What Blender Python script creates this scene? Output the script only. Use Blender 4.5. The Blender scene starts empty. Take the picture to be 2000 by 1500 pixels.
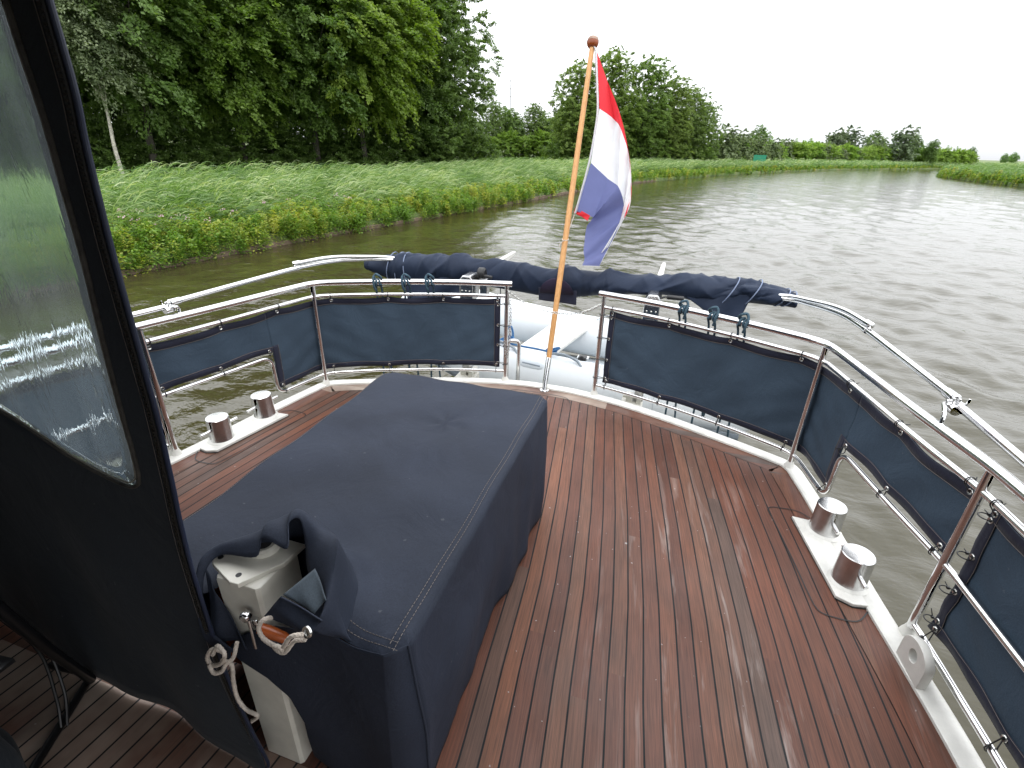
import bpy, math, random
import numpy as np
from mathutils import Vector, Matrix
R = math.radians
scene = bpy.context.scene
COL = scene.collection
# ---------------------------------------------------------------- camera
cam_d = bpy.data.cameras.new('camera'); cam = bpy.data.objects.new('camera', cam_d); COL.objects.link(cam)
scene.camera = cam
cam_d.sensor_width = 36.0; cam_d.lens = 983.76 / 2000 * 36.0
cam_d.clip_start = 0.02; cam_d.clip_end = 6000
PITCH, ROLL, YAW = 0.44103293, 0.0285667, 0.29783627
# camera stands on the aft deck, starboard of the centre line, looking aft (+Y)
_rt = Vector((1, 0, 0)); _fw = Vector((0, math.cos(PITCH), -math.sin(PITCH))); _up = Vector((0, math.sin(PITCH), math.cos(PITCH)))
_r2 = math.cos(ROLL) * _rt + math.sin(ROLL) * _up; _u2 = -math.sin(ROLL) * _rt + math.cos(ROLL) * _up
_m = Matrix((_r2, _u2, -_fw)).transposed().to_4x4()
cam.matrix_world = Matrix.Translation((0.722, 0, 1.6)) @ Matrix.Rotation(YAW, 4, 'Z') @ _m
# ---------------------------------------------------------------- world, sun, exposure
SUN_EL, SUN_AZ = R(62), R(150)      # azimuth clockwise from +Y
world = bpy.data.worlds.new("World"); scene.world = world; world.use_nodes = True
nt = world.node_tree; nt.nodes.clear()
def N(t, typ, **kw):
    n = t.nodes.new(typ)
    for k, v in kw.items():
        if k.startswith('i_'):
            n.inputs[k[2:].replace('_', ' ')].default_value = v
        else: setattr(n, k, v)
    return n
sky = N(nt, 'ShaderNodeTexSky', sky_type='NISHITA', sun_disc=False, sun_elevation=SUN_EL, sun_rotation=SUN_AZ, air_density=1.0, dust_density=3.0)
hs = N(nt, 'ShaderNodeHueSaturation', i_Saturation=0.15, i_Value=1.0); nt.links.new(sky.outputs[0], hs.inputs['Color'])
tc = N(nt, 'ShaderNodeTexCoord'); sep = N(nt, 'ShaderNodeSeparateXYZ'); nt.links.new(tc.outputs['Generated'], sep.inputs[0])
mr = N(nt, 'ShaderNodeFloatCurve'); nt.links.new(sep.outputs[2], mr.inputs['Value']); _cv = mr.mapping.curves[0]
_cv.points[0].location = (0.0, 0.345); _cv.points[1].location = (1.0, 1.0); _cv.points.new(0.12, 0.60); _cv.points.new(0.35, 0.86); _cv.points.new(0.7, 0.98); mr.mapping.update()
mrs = N(nt, 'ShaderNodeMath', operation='MULTIPLY'); nt.links.new(mr.outputs[0], mrs.inputs[0]); mrs.inputs[1].default_value = 26.0
mp = N(nt, 'ShaderNodeMapping'); mp.inputs['Scale'].default_value = (1, 1, 3.5); nt.links.new(tc.outputs['Generated'], mp.inputs[0])
nz = N(nt, 'ShaderNodeTexNoise'); nz.inputs['Scale'].default_value = 1.8; nz.inputs['Detail'].default_value = 6; nt.links.new(mp.outputs[0], nz.inputs['Vector'])
mr2 = N(nt, 'ShaderNodeMapRange'); mr2.inputs['From Min'].default_value = 0.3; mr2.inputs['From Max'].default_value = 0.7
mr2.inputs['To Min'].default_value = 0.94; mr2.inputs['To Max'].default_value = 1.06; nt.links.new(nz.outputs[0], mr2.inputs[0])
mul = N(nt, 'ShaderNodeMath', operation='MULTIPLY'); nt.links.new(mrs.outputs[0], mul.inputs[0]); nt.links.new(mr2.outputs[0], mul.inputs[1])
ovc = N(nt, 'ShaderNodeMix', data_type='RGBA', blend_type='MULTIPLY'); ovc.inputs[0].default_value = 1.0
ovc.inputs[6].default_value = (0.972, 0.995, 1.03, 1); nt.links.new(mul.outputs[0], ovc.inputs[7])
mx = N(nt, 'ShaderNodeMix', data_type='RGBA'); mx.inputs[0].default_value = 0.92
nt.links.new(hs.outputs[0], mx.inputs[6]); nt.links.new(ovc.outputs[2], mx.inputs[7])
bg = N(nt, 'ShaderNodeBackground'); bg.inputs['Strength'].default_value = 0.115
wo = N(nt, 'ShaderNodeOutputWorld'); nt.links.new(mx.outputs[2], bg.inputs[0]); nt.links.new(bg.outputs[0], wo.inputs[0])
sun_d = bpy.data.lights.new('sun', 'SUN'); sun_d.energy = 1.1; sun_d.angle = R(18); sun_d.color = (1, 0.97, 0.93)
sun = bpy.data.objects.new('sun', sun_d); COL.objects.link(sun)
_sd = Vector((math.sin(SUN_AZ) * math.cos(SUN_EL), math.cos(SUN_AZ) * math.cos(SUN_EL), math.sin(SUN_EL)))
sun.rotation_euler = _sd.to_track_quat('Z', 'Y').to_euler(); sun.location = (0, 0, 60)
scene.view_settings.view_transform = 'Standard'; scene.view_settings.look = 'None'
scene.view_settings.exposure = 0.0; scene.view_settings.gamma = 1.0
scene.cycles.max_bounces = 10; scene.cycles.transparent_max_bounces = 12; scene.cycles.diffuse_bounces = 3
scene.cycles.glossy_bounces = 3; scene.cycles.transmission_bounces = 6
scene.cycles.caustics_reflective = False; scene.cycles.caustics_refractive = False

# ================================================================= helpers
rng = np.random.default_rng(7)
WATER = -2.0
class MB:
    """collects verts and faces in world space"""
    def __init__(s): s.v = []; s.f = []
    def add(s, vs, fs):
        o = len(s.v); s.v += [tuple(map(float, p)) for p in vs]; s.f += [tuple(i + o for i in f) for f in fs]; return s
    def box(s, lo, hi, bev=0.0):
        x0, y0, z0 = lo; x1, y1, z1 = hi
        if bev <= 0:
            vs = [(x0,y0,z0),(x1,y0,z0),(x1,y1,z0),(x0,y1,z0),(x0,y0,z1),(x1,y0,z1),(x1,y1,z1),(x0,y1,z1)]
            return s.add(vs, [(3,2,1,0),(4,5,6,7),(0,1,5,4),(1,2,6,5),(2,3,7,6),(3,0,4,7)])
        b = bev; poly = [(x0+b,y0),(x1-b,y0),(x1,y0+b),(x1,y1-b),(x1-b,y1),(x0+b,y1),(x0,y1-b),(x0,y0+b)]
        return s.prism(poly, z0, z1, bev)
    def prism(s, poly, z0, z1, bev=0.0):
        n = len(poly); c = (sum(p[0] for p in poly)/n, sum(p[1] for p in poly)/n)
        rings = [(z0, 0)]
        if bev: rings += [(z1-bev, 0), (z1-bev*0.3, bev*0.3), (z1, bev)]
        else: rings += [(z1, 0)]
        vs = []
        for z, ins in rings:
            for p in poly:
                d = Vector((c[0]-p[0], c[1]-p[1])); L = max(d.length, 1e-6); d = d / L * min(ins, L)
                vs.append((p[0]+d.x, p[1]+d.y, z))
        fs = []
        for k in range(len(rings)-1):
            for i in range(n):
                j = (i+1) % n; fs.append((k*n+i, k*n+j, (k+1)*n+j, (k+1)*n+i))
        fs.append(tuple(range(n))[::-1]); fs.append(tuple((len(rings)-1)*n+i for i in range(n)))
        return s.add(vs, fs)
    def tube(s, path, r, n=12, closed=False, cap=True):
        P = [Vector(p) for p in path]; m = len(P)
        rr = r if hasattr(r, '__len__') else [r]*m
        T = []
        for i in range(m):
            a = P[(i-1) % m] if (closed or i > 0) else P[i]; b = P[(i+1) % m] if (closed or i < m-1) else P[i]
            t = (b-a); T.append(t.normalized() if t.length > 1e-9 else Vector((0,0,1)))
        up = Vector((0,0,1)) if abs(T[0].z) < 0.9 else Vector((0,1,0))
        u = T[0].cross(up).normalized(); vs = []; 
        for i in range(m):
            u = (u - T[i]*u.dot(T[i])); u = u.normalized() if u.length > 1e-6 else T[i].orthogonal().normalized()
            w = T[i].cross(u)
            for k in range(n):
                a = 2*math.pi*k/n; vs.append(P[i] + (u*math.cos(a) + w*math.sin(a))*rr[i])
        fs = []
        for i in range(m if closed else m-1):
            for k in range(n):
                k2 = (k+1) % n; i2 = (i+1) % m
                fs.append((i*n+k, i*n+k2, i2*n+k2, i2*n+k))
        if cap and not closed: fs.append(tuple(range(n))[::-1]); fs.append(tuple((m-1)*n+k for k in range(n)))
        return s.add(vs, fs)
    def lathe(s, prof, base, axis=(0,0,1), n=28):
        ax = Vector(axis).normalized(); u = ax.orthogonal().normalized(); w = ax.cross(u); b = Vector(base); vs = []
        for r, h in prof:
            for k in range(n):
                a = 2*math.pi*k/n; vs.append(b + ax*h + (u*math.cos(a)+w*math.sin(a))*max(r, 1e-5))
        fs = [(i*n+k, i*n+(k+1)%n, (i+1)*n+(k+1)%n, (i+1)*n+k) for i in range(len(prof)-1) for k in range(n)]
        fs.append(tuple(range(n))[::-1]); fs.append(tuple((len(prof)-1)*n+k for k in range(n)))
        return s.add(vs, fs)
    def grid(s, rows):
        m = len(rows[0]); vs = [p for r in rows for p in r]
        return s.add(vs, [(i*m+k, i*m+k+1, (i+1)*m+k+1, (i+1)*m+k) for i in range(len(rows)-1) for k in range(m-1)])
ORG = {}
def setp(o, label=None, cat=None, group=None, kind=None):
    if label: o['label'] = label
    if cat: o['category'] = cat
    if group: o['group'] = group
    if kind: o['kind'] = kind
    return o
def thing(name, loc, label, cat, group=None):
    o = bpy.data.objects.new(name, None); COL.objects.link(o); o.empty_display_size = 0.1
    o.location = loc; ORG[o.name] = Vector(loc); return setp(o, label, cat, group)
def build(name, mb, mat, parent=None, smooth=True, loc=None, angle=35, solid=None, bevel=None):
    org = ORG[parent.name] if parent is not None and parent.name in ORG else Vector(loc if loc is not None else (0,0,0))
    me = bpy.data.meshes.new(name)
    vs = [(p[0]-org[0], p[1]-org[1], p[2]-org[2]) for p in mb.v]
    me.from_pydata(vs, [], mb.f); me.materials.append(mat)
    o = bpy.data.objects.new(name, me); COL.objects.link(o)
    if smooth: smooth_by_angle(me, angle)
    if parent is not None: o.parent = parent
    else: o.location = org
    ORG[o.name] = org
    if solid:
        md = o.modifiers.new('t', 'SOLIDIFY'); md.thickness = solid; md.offset = 0
    if bevel:
        md = o.modifiers.new('b', 'BEVEL'); md.width = bevel; md.segments = 2; md.limit_method = 'ANGLE'; md.angle_limit = R(40)
    return o
def smooth_by_angle(me, deg):
    me.update()
    n = len(me.polygons); me.polygons.foreach_set('use_smooth', [True]*n)
    import bmesh
    if len(me.polygons) < 60000:
        bm = bmesh.new(); bm.from_mesh(me); th = R(deg)
        for e in bm.edges:
            if len(e.link_faces) == 2:
                try:
                    if e.calc_face_angle() > th: e.smooth = False
                except ValueError: pass
        bm.to_mesh(me); bm.free()
def npmesh(name, V, F, mat, attrs=None, smooth=False):
    """V (n,3), F (m,4) quads; attrs: per-face floats"""
    me = bpy.data.meshes.new(name); V = np.asarray(V, np.float32); F = np.asarray(F, np.int32)
    me.vertices.add(len(V)); me.vertices.foreach_set('co', V.ravel())
    k = F.shape[1]; me.loops.add(F.size); me.loops.foreach_set('vertex_index', F.ravel())
    me.polygons.add(len(F)); me.polygons.foreach_set('loop_start', np.arange(0, F.size, k, dtype=np.int32))
    try: me.polygons.foreach_set('loop_total', np.full(len(F), k, np.int32))
    except Exception: pass
    for nme, arr in (attrs or {}).items():
        a = me.attributes.new(nme, 'FLOAT', 'FACE'); a.data.foreach_set('value', np.asarray(arr, np.float32))
    me.update(calc_edges=True)
    if smooth: me.polygons.foreach_set('use_smooth', [True]*len(F))
    me.materials.append(mat); return me
def fillet(pts, rad, seg=6):
    P = [Vector(p) for p in pts]; out = [P[0]]
    for i in range(1, len(P)-1):
        a, b, c = P[i-1], P[i], P[i+1]; d1 = (a-b); d2 = (c-b); rr = rad[i] if hasattr(rad, '__len__') else rad
        L = min(rr, d1.length*0.49, d2.length*0.49)
        if L < 1e-4: out.append(b); continue
        p, q = b + d1.normalized()*L, b + d2.normalized()*L
        for k in range(seg+1):
            t = k/seg; out.append(p*(1-t)**2 + b*2*t*(1-t) + q*t*t)
    out.append(P[-1]); return out
def catmull(pts, n=8):
    P = [Vector(p) for p in pts]; P = [2*P[0]-P[1]] + P + [2*P[-1]-P[-2]]; out = []
    for i in range(1, len(P)-2):
        for k in range(n):
            t = k/n; a, b, c, d = P[i-1], P[i], P[i+1], P[i+2]
            out.append(0.5*((2*b) + (c-a)*t + (2*a-5*b+4*c-d)*t*t + (3*b-a-3*c+d)*t**3))
    out.append(P[-2]); return out
class Path:
    def __init__(s, pts):
        s.p = [Vector((p[0], p[1], 0)) for p in pts]; s.l = [0]
        for a, b in zip(s.p, s.p[1:]): s.l.append(s.l[-1] + (b-a).length)
        s.L = s.l[-1]
    def at(s, d):
        d = min(max(d, 0), s.L)
        for i in range(len(s.l)-1):
            if d <= s.l[i+1] + 1e-9:
                t = (d-s.l[i])/max(s.l[i+1]-s.l[i], 1e-9); p = s.p[i].lerp(s.p[i+1], t); tt = (s.p[i+1]-s.p[i]).normalized()
                return p, Vector((tt.y, -tt.x, 0))
        return s.p[-1], Vector((0,0,0))
    def s_at_y(s, y):
        best = min(range(len(s.p)-1), key=lambda i: 0 if (s.p[i].y-y)*(s.p[i+1].y-y) <= 0 else 1)
        a, b = s.p[best], s.p[best+1]; return s.l[best] + (y-a.y)/(b.y-a.y)*(s.l[best+1]-s.l[best])

# ================================================================= materials
def newmat(name):
    m = bpy.data.materials.new(name); m.use_nodes = True; t = m.node_tree; b = t.nodes['Principled BSDF']; return m, t, b
def noise(t, vec, scale, detail=4, rough=0.5, dist=0):
    n = t.nodes.new('ShaderNodeTexNoise'); n.inputs['Scale'].default_value = scale; n.inputs['Detail'].default_value = detail
    n.inputs['Roughness'].default_value = rough; n.inputs['Distortion'].default_value = dist
    if vec is not None: t.links.new(vec, n.inputs['Vector'])
    return n.outputs[0]
def ramp(t, fac, stops):
    n = t.nodes.new('ShaderNodeValToRGB'); t.links.new(fac, n.inputs[0]); e = n.color_ramp.elements
    while len(e) < len(stops): e.new(0.5)
    for k, (p, c) in enumerate(stops): e[k].position = p; e[k].color = (*c, 1) if len(c) == 3 else c
    return n.outputs[0]
def coords(t, scale=(1,1,1), kind='Object'):
    c = t.nodes.new('ShaderNodeTexCoord'); m = t.nodes.new('ShaderNodeMapping'); m.inputs['Scale'].default_value = scale
    t.links.new(c.outputs[kind], m.inputs[0]); return m.outputs[0]
def mixc(t, fac, a, b, mode='MIX'):
    n = t.nodes.new('ShaderNodeMix'); n.data_type = 'RGBA'; n.blend_type = mode
    for k, v in ((0, fac), (6, a), (7, b)):
        if isinstance(v, (int, float)): n.inputs[k].default_value = v
        elif isinstance(v, tuple): n.inputs[k].default_value = (*v, 1) if len(v) == 3 else v
        else: t.links.new(v, n.inputs[k])
    return n.outputs[2]
def math_(t, op, a, b=None, clamp=False):
    n = t.nodes.new('ShaderNodeMath'); n.operation = op; n.use_clamp = clamp
    for k, v in ((0, a), (1, b)):
        if v is None: continue
        if isinstance(v, (int, float)): n.inputs[k].default_value = v
        else: t.links.new(v, n.inputs[k])
    return n.outputs[0]
def bump(t, h, strength, dist, b, prev=None):
    n = t.nodes.new('ShaderNodeBump'); n.inputs['Strength'].default_value = strength; n.inputs['Distance'].default_value = dist
    t.links.new(h, n.inputs['Height']); 
    if prev: t.links.new(prev, n.inputs['Normal'])
    if b is not None: t.links.new(n.outputs[0], b.inputs['Normal'])
    return n.outputs[0]
def simple(name, col, rough=0.5, metal=0.0, var=0.15, scale=8.0, bmp=0.0, bscale=200.0, spec=0.5):
    m, t, b = newmat(name); v = coords(t)
    f = noise(t, v, scale, 5, 0.6)
    c = ramp(t, f, [(0.3, tuple(x*(1-var) for x in col)), (0.7, tuple(min(1, x*(1+var)) for x in col))])
    t.links.new(c, b.inputs['Base Color']); b.inputs['Metallic'].default_value = metal
    r = t.nodes.new('ShaderNodeMapRange'); r.inputs['To Min'].default_value = rough*0.85; r.inputs['To Max'].default_value = min(1, rough*1.2)
    t.links.new(noise(t, v, scale*2.3, 3), r.inputs[0]); t.links.new(r.outputs[0], b.inputs['Roughness'])
    b.inputs['Specular IOR Level'].default_value = spec
    if bmp: bump(t, noise(t, v, bscale, 2), bmp, 0.001, b)
    return m
def canvas(name, col, rough=0.75, streak=0.2, sheen=0.15):
    m, t, b = newmat(name); v = coords(t)
    big = noise(t, v, 2.2, 5, 0.6, 0.6); fine = noise(t, coords(t, (260, 260, 260)), 1.0, 2)
    c = ramp(t, big, [(0.3, tuple(x*(1-streak) for x in col)), (0.7, tuple(x*(1+streak) for x in col))])
    c = mixc(t, 0.25, c, ramp(t, fine, [(0.3, (0.2,0.2,0.2)), (0.7, (0.8,0.8,0.8))]), 'OVERLAY')
    sp = noise(t, coords(t, (1,1,1)), 45, 2, 0.5); 
    spm = ramp(t, sp, [(0.745, (0,0,0)), (0.78, (1,1,1))])
    c = mixc(t, math_(t, 'MULTIPLY', spm, 0.12), c, (0.3, 0.3, 0.3))
    t.links.new(c, b.inputs['Base Color']); b.inputs['Roughness'].default_value = rough
    b.inputs['Sheen Weight'].default_value = sheen; b.inputs['Sheen Roughness'].default_value = 0.5
    b.inputs['Specular IOR Level'].default_value = 0.22
    n1 = bump(t, noise(t, v, 5, 5, 0.55, 1.6), 0.45, 0.014, None)
    bump(t, fine, 0.25, 0.0006, b, n1); return m
def leafmat(name, ca, cb, cc, trans=0.35, rough=0.5):
    m, t, b = newmat(name)
    a = t.nodes.new('ShaderNodeAttribute'); a.attribute_name = 'tint'
    c = ramp(t, a.outputs['Fac'], [(0.0, ca), (0.5, cb), (1.0, cc)])
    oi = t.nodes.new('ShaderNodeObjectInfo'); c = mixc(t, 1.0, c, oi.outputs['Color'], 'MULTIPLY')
    t.links.new(c, b.inputs['Base Color']); b.inputs['Roughness'].default_value = rough; b.inputs['Specular IOR Level'].default_value = 0.4
    tr = t.nodes.new('ShaderNodeBsdfTranslucent'); t.links.new(mixc(t, 1.0, c, (1.5, 1.6, 0.7), 'MULTIPLY'), tr.inputs[0])
    ms = t.nodes.new('ShaderNodeMixShader'); ms.inputs[0].default_value = trans
    out = t.nodes['Material Output']; t.links.new(b.outputs[0], ms.inputs[1]); t.links.new(tr.outputs[0], ms.inputs[2]); t.links.new(ms.outputs[0], out.inputs[0])
    return m
M = {}
M['steel'] = simple('polished_steel', (0.74, 0.74, 0.74), 0.15, 1.0, 0.06, 14)
M['steel_rough'] = simple('brushed_steel', (0.60, 0.60, 0.60), 0.22, 1.0, 0.12, 30, 0.2, 300)
M['white'] = simple('white_paint', (0.64, 0.63, 0.59), 0.35, 0, 0.12, 14)
M['offwhite'] = simple('cream_paint', (0.62, 0.60, 0.53), 0.32, 0, 0.12, 10)
M['hull'] = simple('hull_white', (0.72, 0.72, 0.69), 0.3, 0, 0.06, 2)
M['cloth'] = canvas('screen_cloth', (0.040, 0.063, 0.092), 0.7, 0.12, 0.0)
M['border'] = canvas('screen_border', (0.016, 0.018, 0.034), 0.7, 0.15, 0.1)
M['cover'] = canvas('cover_canvas', (0.019, 0.0240, 0.038), 0.74, 0.22, 0.0)
M['cover_in'] = canvas('cover_lining', (0.05, 0.065, 0.08), 0.7, 0.16, 0.1)
M['curtain'] = canvas('curtain_canvas', (0.017, 0.022, 0.029), 0.8, 0.15, 0.05)
M['roll'] = canvas('bimini_canvas', (0.013, 0.021, 0.042), 0.65, 0.15, 0.0)
M['piping'] = simple('blue_piping', (0.16, 0.20, 0.30), 0.6)
M['navy_pipe'] = simple('navy_piping', (0.008, 0.014, 0.036), 0.45)
M['thread'] = simple('stitch_thread', (0.15, 0.13, 0.12), 0.8)
M['purple'] = canvas('patch_cloth', (0.017, 0.012, 0.030), 0.8, 0.1, 0.1)
M['black'] = simple('black_plastic', (0.012, 0.012, 0.013), 0.45)
M['blackm'] = simple('black_metal', (0.010, 0.010, 0.011), 0.3, 0.2)
M['darkgrey'] = simple('grey_rubber', (0.10, 0.11, 0.12), 0.5)
M['pvc'] = simple('white_pvc', (0.60, 0.63, 0.65), 0.42, 0, 0.03, 3)
M['pvc2'] = simple('pale_pvc', (0.48, 0.52, 0.55), 0.45, 0, 0.04, 3)
M['strake'] = simple('grey_strake', (0.25, 0.29, 0.33), 0.5)
M['rope_teal'] = simple('teal_rope', (0.028, 0.062, 0.088), 0.8, 0, 0.5, 90, 1.0, 220)
M['rope_blue'] = simple('blue_rope', (0.03, 0.12, 0.28), 0.8, 0, 0.4, 90, 1.0, 220)
M['rope_white'] = simple('cotton_rope', (0.50, 0.44, 0.38), 0.9, 0, 0.2, 60, 1.0, 260)
M['varnish'] = simple('red_varnish', (0.30, 0.07, 0.018), 0.25, 0, 0.3, 9)
M['chrome'] = simple('chain_steel', (0.6, 0.6, 0.58), 0.25, 1.0, 0.1)
M['rubberseal'] = simple('window_seal', (0.035, 0.032, 0.028), 0.7, 0, 0.6, 40)
M['bark'] = simple('bark', (0.045, 0.040, 0.030), 0.9, 0, 0.4, 3, 1.0, 20)
M['birch'] = simple('birch_bark', (0.42, 0.40, 0.34), 0.8, 0, 0.6, 6)
M['timber'] = simple('weathered_revetment', (0.14, 0.10, 0.07), 0.85, 0, 0.35, 4, 0.8, 30)
M['concrete'] = simple('grey_wood', (0.10, 0.105, 0.10), 0.8)
M['green_sign'] = simple('sign_green', (0.012, 0.22, 0.12), 0.5)
M['green_frame'] = simple('frame_green', (0.02, 0.12, 0.075), 0.5)
M['eyelet_green'] = simple('verdigris', (0.10, 0.30, 0.27), 0.5, 0.5)
# pole wood
m, t, b = newmat('oiled_ash'); v = coords(t, (60, 60, 3))
c = ramp(t, noise(t, v, 2.0, 5, 0.6, 0.5), [(0.25, (0.40, 0.19, 0.06)), (0.75, (0.62, 0.33, 0.12))]); t.links.new(c, b.inputs['Base Color']); b.inputs['Roughness'].default_value = 0.38; M['ash'] = m
# flag cloth
def flagmat(name, col, tr=0.4):
    m, t, b = newmat(name); v = coords(t, (1,1,1))
    c = ramp(t, noise(t, v, 12, 3), [(0.3, tuple(x*0.93 for x in col)), (0.7, col)]); t.links.new(c, b.inputs['Base Color']); b.inputs['Roughness'].default_value = 0.8
    tl = t.nodes.new('ShaderNodeBsdfTranslucent'); t.links.new(c, tl.inputs[0]); ms = t.nodes.new('ShaderNodeMixShader'); ms.inputs[0].default_value = tr
    t.links.new(b.outputs[0], ms.inputs[1]); t.links.new(tl.outputs[0], ms.inputs[2]); t.links.new(ms.outputs[0], t.nodes['Material Output'].inputs[0]); return m
M['fred'] = flagmat('flag_red', (0.74, 0.035, 0.05)); M['fwhite'] = flagmat('flag_white', (0.82, 0.82, 0.84)); M['fblue'] = flagmat('flag_blue', (0.15, 0.17, 0.36))
# teak
def teak(name, planks=True):
    m, t, b = newmat(name)
    uv = t.nodes.new('ShaderNodeUVMap'); uv.uv_map = 'plank'; sp = t.nodes.new('ShaderNodeSeparateXYZ'); t.links.new(uv.outputs[0], sp.inputs[0])
    U, V = sp.outputs[0], sp.outputs[1]
    W = 0.0585
    q = math_(t, 'DIVIDE', U, W); idn = math_(t, 'FLOOR', q); fr = math_(t, 'FRACT', q)
    # staggered butt lengths give each board its own tone
    wn0 = t.nodes.new('ShaderNodeTexWhiteNoise'); wn0.noise_dimensions = '1D'; t.links.new(idn, wn0.inputs['W'])
    lenq = math_(t, 'FLOOR', math_(t, 'ADD', math_(t, 'DIVIDE', V, 2.9), math_(t, 'MULTIPLY', wn0.outputs['Value'], 7.0)))
    cmb = t.nodes.new('ShaderNodeCombineXYZ'); t.links.new(idn, cmb.inputs[0]); t.links.new(lenq, cmb.inputs[1])
    wn = t.nodes.new('ShaderNodeTexWhiteNoise'); wn.noise_dimensions = '3D'; t.links.new(cmb.outputs[0], wn.inputs['Vector'])
    rnd = wn.outputs['Value']
    base = ramp(t, rnd, [(0.0, (0.075, 0.028, 0.018)), (0.25, (0.115, 0.042, 0.024)), (0.5, (0.096, 0.040, 0.027)), (0.68, (0.130, 0.052, 0.029)), (0.84, (0.074, 0.050, 0.041)), (0.93, (0.155, 0.064, 0.034)), (1.0, (0.085, 0.034, 0.022))])
    cv = t.nodes.new('ShaderNodeCombineXYZ'); t.links.new(math_(t, 'ADD', math_(t, 'MULTIPLY', U, 1.0), math_(t, 'MULTIPLY', rnd, 3.0)), cv.inputs[0]); t.links.new(math_(t, 'MULTIPLY', V, 0.022), cv.inputs[1])
    grain = noise(t, cv.outputs[0], 260, 4, 0.6, 0.6)
    base = mixc(t, 0.6, base, ramp(t, grain, [(0.3, (0.16, 0.14, 0.13)), (0.68, (0.88, 0.82, 0.78))]), 'OVERLAY')
    cv2 = t.nodes.new('ShaderNodeCombineXYZ'); t.links.new(U, cv2.inputs[0]); t.links.new(math_(t, 'MULTIPLY', V, 0.30), cv2.inputs[1])
    blot = noise(t, cv2.outputs[0], 7, 5, 0.65, 0.4)
    base = mixc(t, 0.5, base, ramp(t, blot, [(0.32, (0.28, 0.27, 0.28)), (0.66, (0.66, 0.62, 0.60))]), 'OVERLAY')
    # bleached wear along the walkway
    cv3 = t.nodes.new('ShaderNodeCombineXYZ'); t.links.new(math_(t, 'ADD', U, math_(t, 'MULTIPLY', rnd, 0.8)), cv3.inputs[0]); t.links.new(math_(t, 'MULTIPLY', V, 0.085), cv3.inputs[1])
    wear = noise(t, cv3.outputs[0], 17, 5, 0.6, 0.4)
    zone = math_(t, 'MULTIPLY', ramp(t, math_(t, 'DIVIDE', math_(t, 'ABSOLUTE', math_(t, 'SUBTRACT', U, 1.10)), 0.6), [(0.25, (1,1,1)), (0.9, (0,0,0))]),
                 ramp(t, math_(t, 'DIVIDE', math_(t, 'ABSOLUTE', math_(t, 'SUBTRACT', V, 0.9)), 2.0), [(0.35, (1,1,1)), (0.95, (0.1,0.1,0.1))]))
    wm = math_(t, 'MULTIPLY', ramp(t, wear, [(0.56, (0,0,0)), (0.70, (1,1,1))]), zone)
    wm = math_(t, 'MULTIPLY', wm, ramp(t, grain, [(0.2, (0.55,0.55,0.55)), (0.6, (1,1,1))]))
    base = mixc(t, math_(t, 'MULTIPLY', wm, 0.75), base, (0.36, 0.31, 0.285))
    base = mixc(t, 0.16, base, (0.115, 0.090, 0.078))
    # planks painted paler under the awning, in place of light missing there
    shade_lift = math_(t, 'MULTIPLY', math_(t, 'LESS_THAN', V, 0.62), ramp(t, noise(t, coords(t), 2.6, 4, 0.6), [(0.35, (0.15,)*3), (0.6, (0.85,)*3)]))
    base = mixc(t, shade_lift, base, mixc(t, rnd, (0.27, 0.205, 0.16), (0.42, 0.34, 0.28)))
    spk = noise(t, cv.outputs[0], 900, 0); 
    sc_ = coords(t, (1,1,1), 'Object'); spots = ramp(t, noise(t, sc_, 55, 1, 0.3), [(0.78, (0,0,0)), (0.80, (1,1,1))])
    base = mixc(t, math_(t, 'MULTIPLY', spots, 0.5), base, (0.42, 0.42, 0.42))
    if planks:
        seam = math_(t, 'LESS_THAN', fr, 0.105); base = mixc(t, seam, base, (0.012, 0.013, 0.014))
        h = math_(t, 'SUBTRACT', math_(t, 'MULTIPLY', grain, 0.25), math_(t, 'MULTIPLY', seam, 1.0))
    else: h = math_(t, 'MULTIPLY', grain, 0.25)
    t.links.new(base, b.inputs['Base Color'])
    rr = t.nodes.new('ShaderNodeMapRange'); rr.inputs['From Min'].default_value = 0.3; rr.inputs['From Max'].default_value = 0.7
    rr.inputs['To Min'].default_value = 0.32; rr.inputs['To Max'].default_value = 0.62; t.links.new(noise(t, coords(t), 3.2, 5, 0.65, 0.5), rr.inputs[0])
    t.links.new(math_(t, 'ADD', rr.outputs[0], math_(t, 'MULTIPLY', math_(t, 'LESS_THAN', fr, 0.105), 0.3)) if planks else rr.outputs[0], b.inputs['Roughness'])
    b.inputs['Specular IOR Level'].default_value = 0.30
    bump(t, h, 0.35, 0.002, b); return m
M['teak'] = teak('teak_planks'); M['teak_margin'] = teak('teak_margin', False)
M['caulk'] = simple('black_caulk', (0.012, 0.013, 0.014), 0.5)
# water
m, t, b = newmat('canal_water'); v = coords(t, (1,1,1))
c = ramp(t, noise(t, v, 0.05, 3), [(0.3, (0.033, 0.028, 0.010)), (0.7, (0.039, 0.034, 0.015))]); t.links.new(c, b.inputs['Base Color'])
b.inputs['Roughness'].default_value = 0.05; b.inputs['IOR'].default_value = 1.40; b.inputs['Specular IOR Level'].default_value = 0.68
n1 = bump(t, noise(t, coords(t, (0.8, 1.3, 1)), 2.4, 4, 0.55, 0.3), 0.36, 0.10, None)
bump(t, noise(t, coords(t, (0.8, 1.25, 1)), 8.0, 2, 0.5), 0.16, 0.02, b, n1); M['water'] = m
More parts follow.
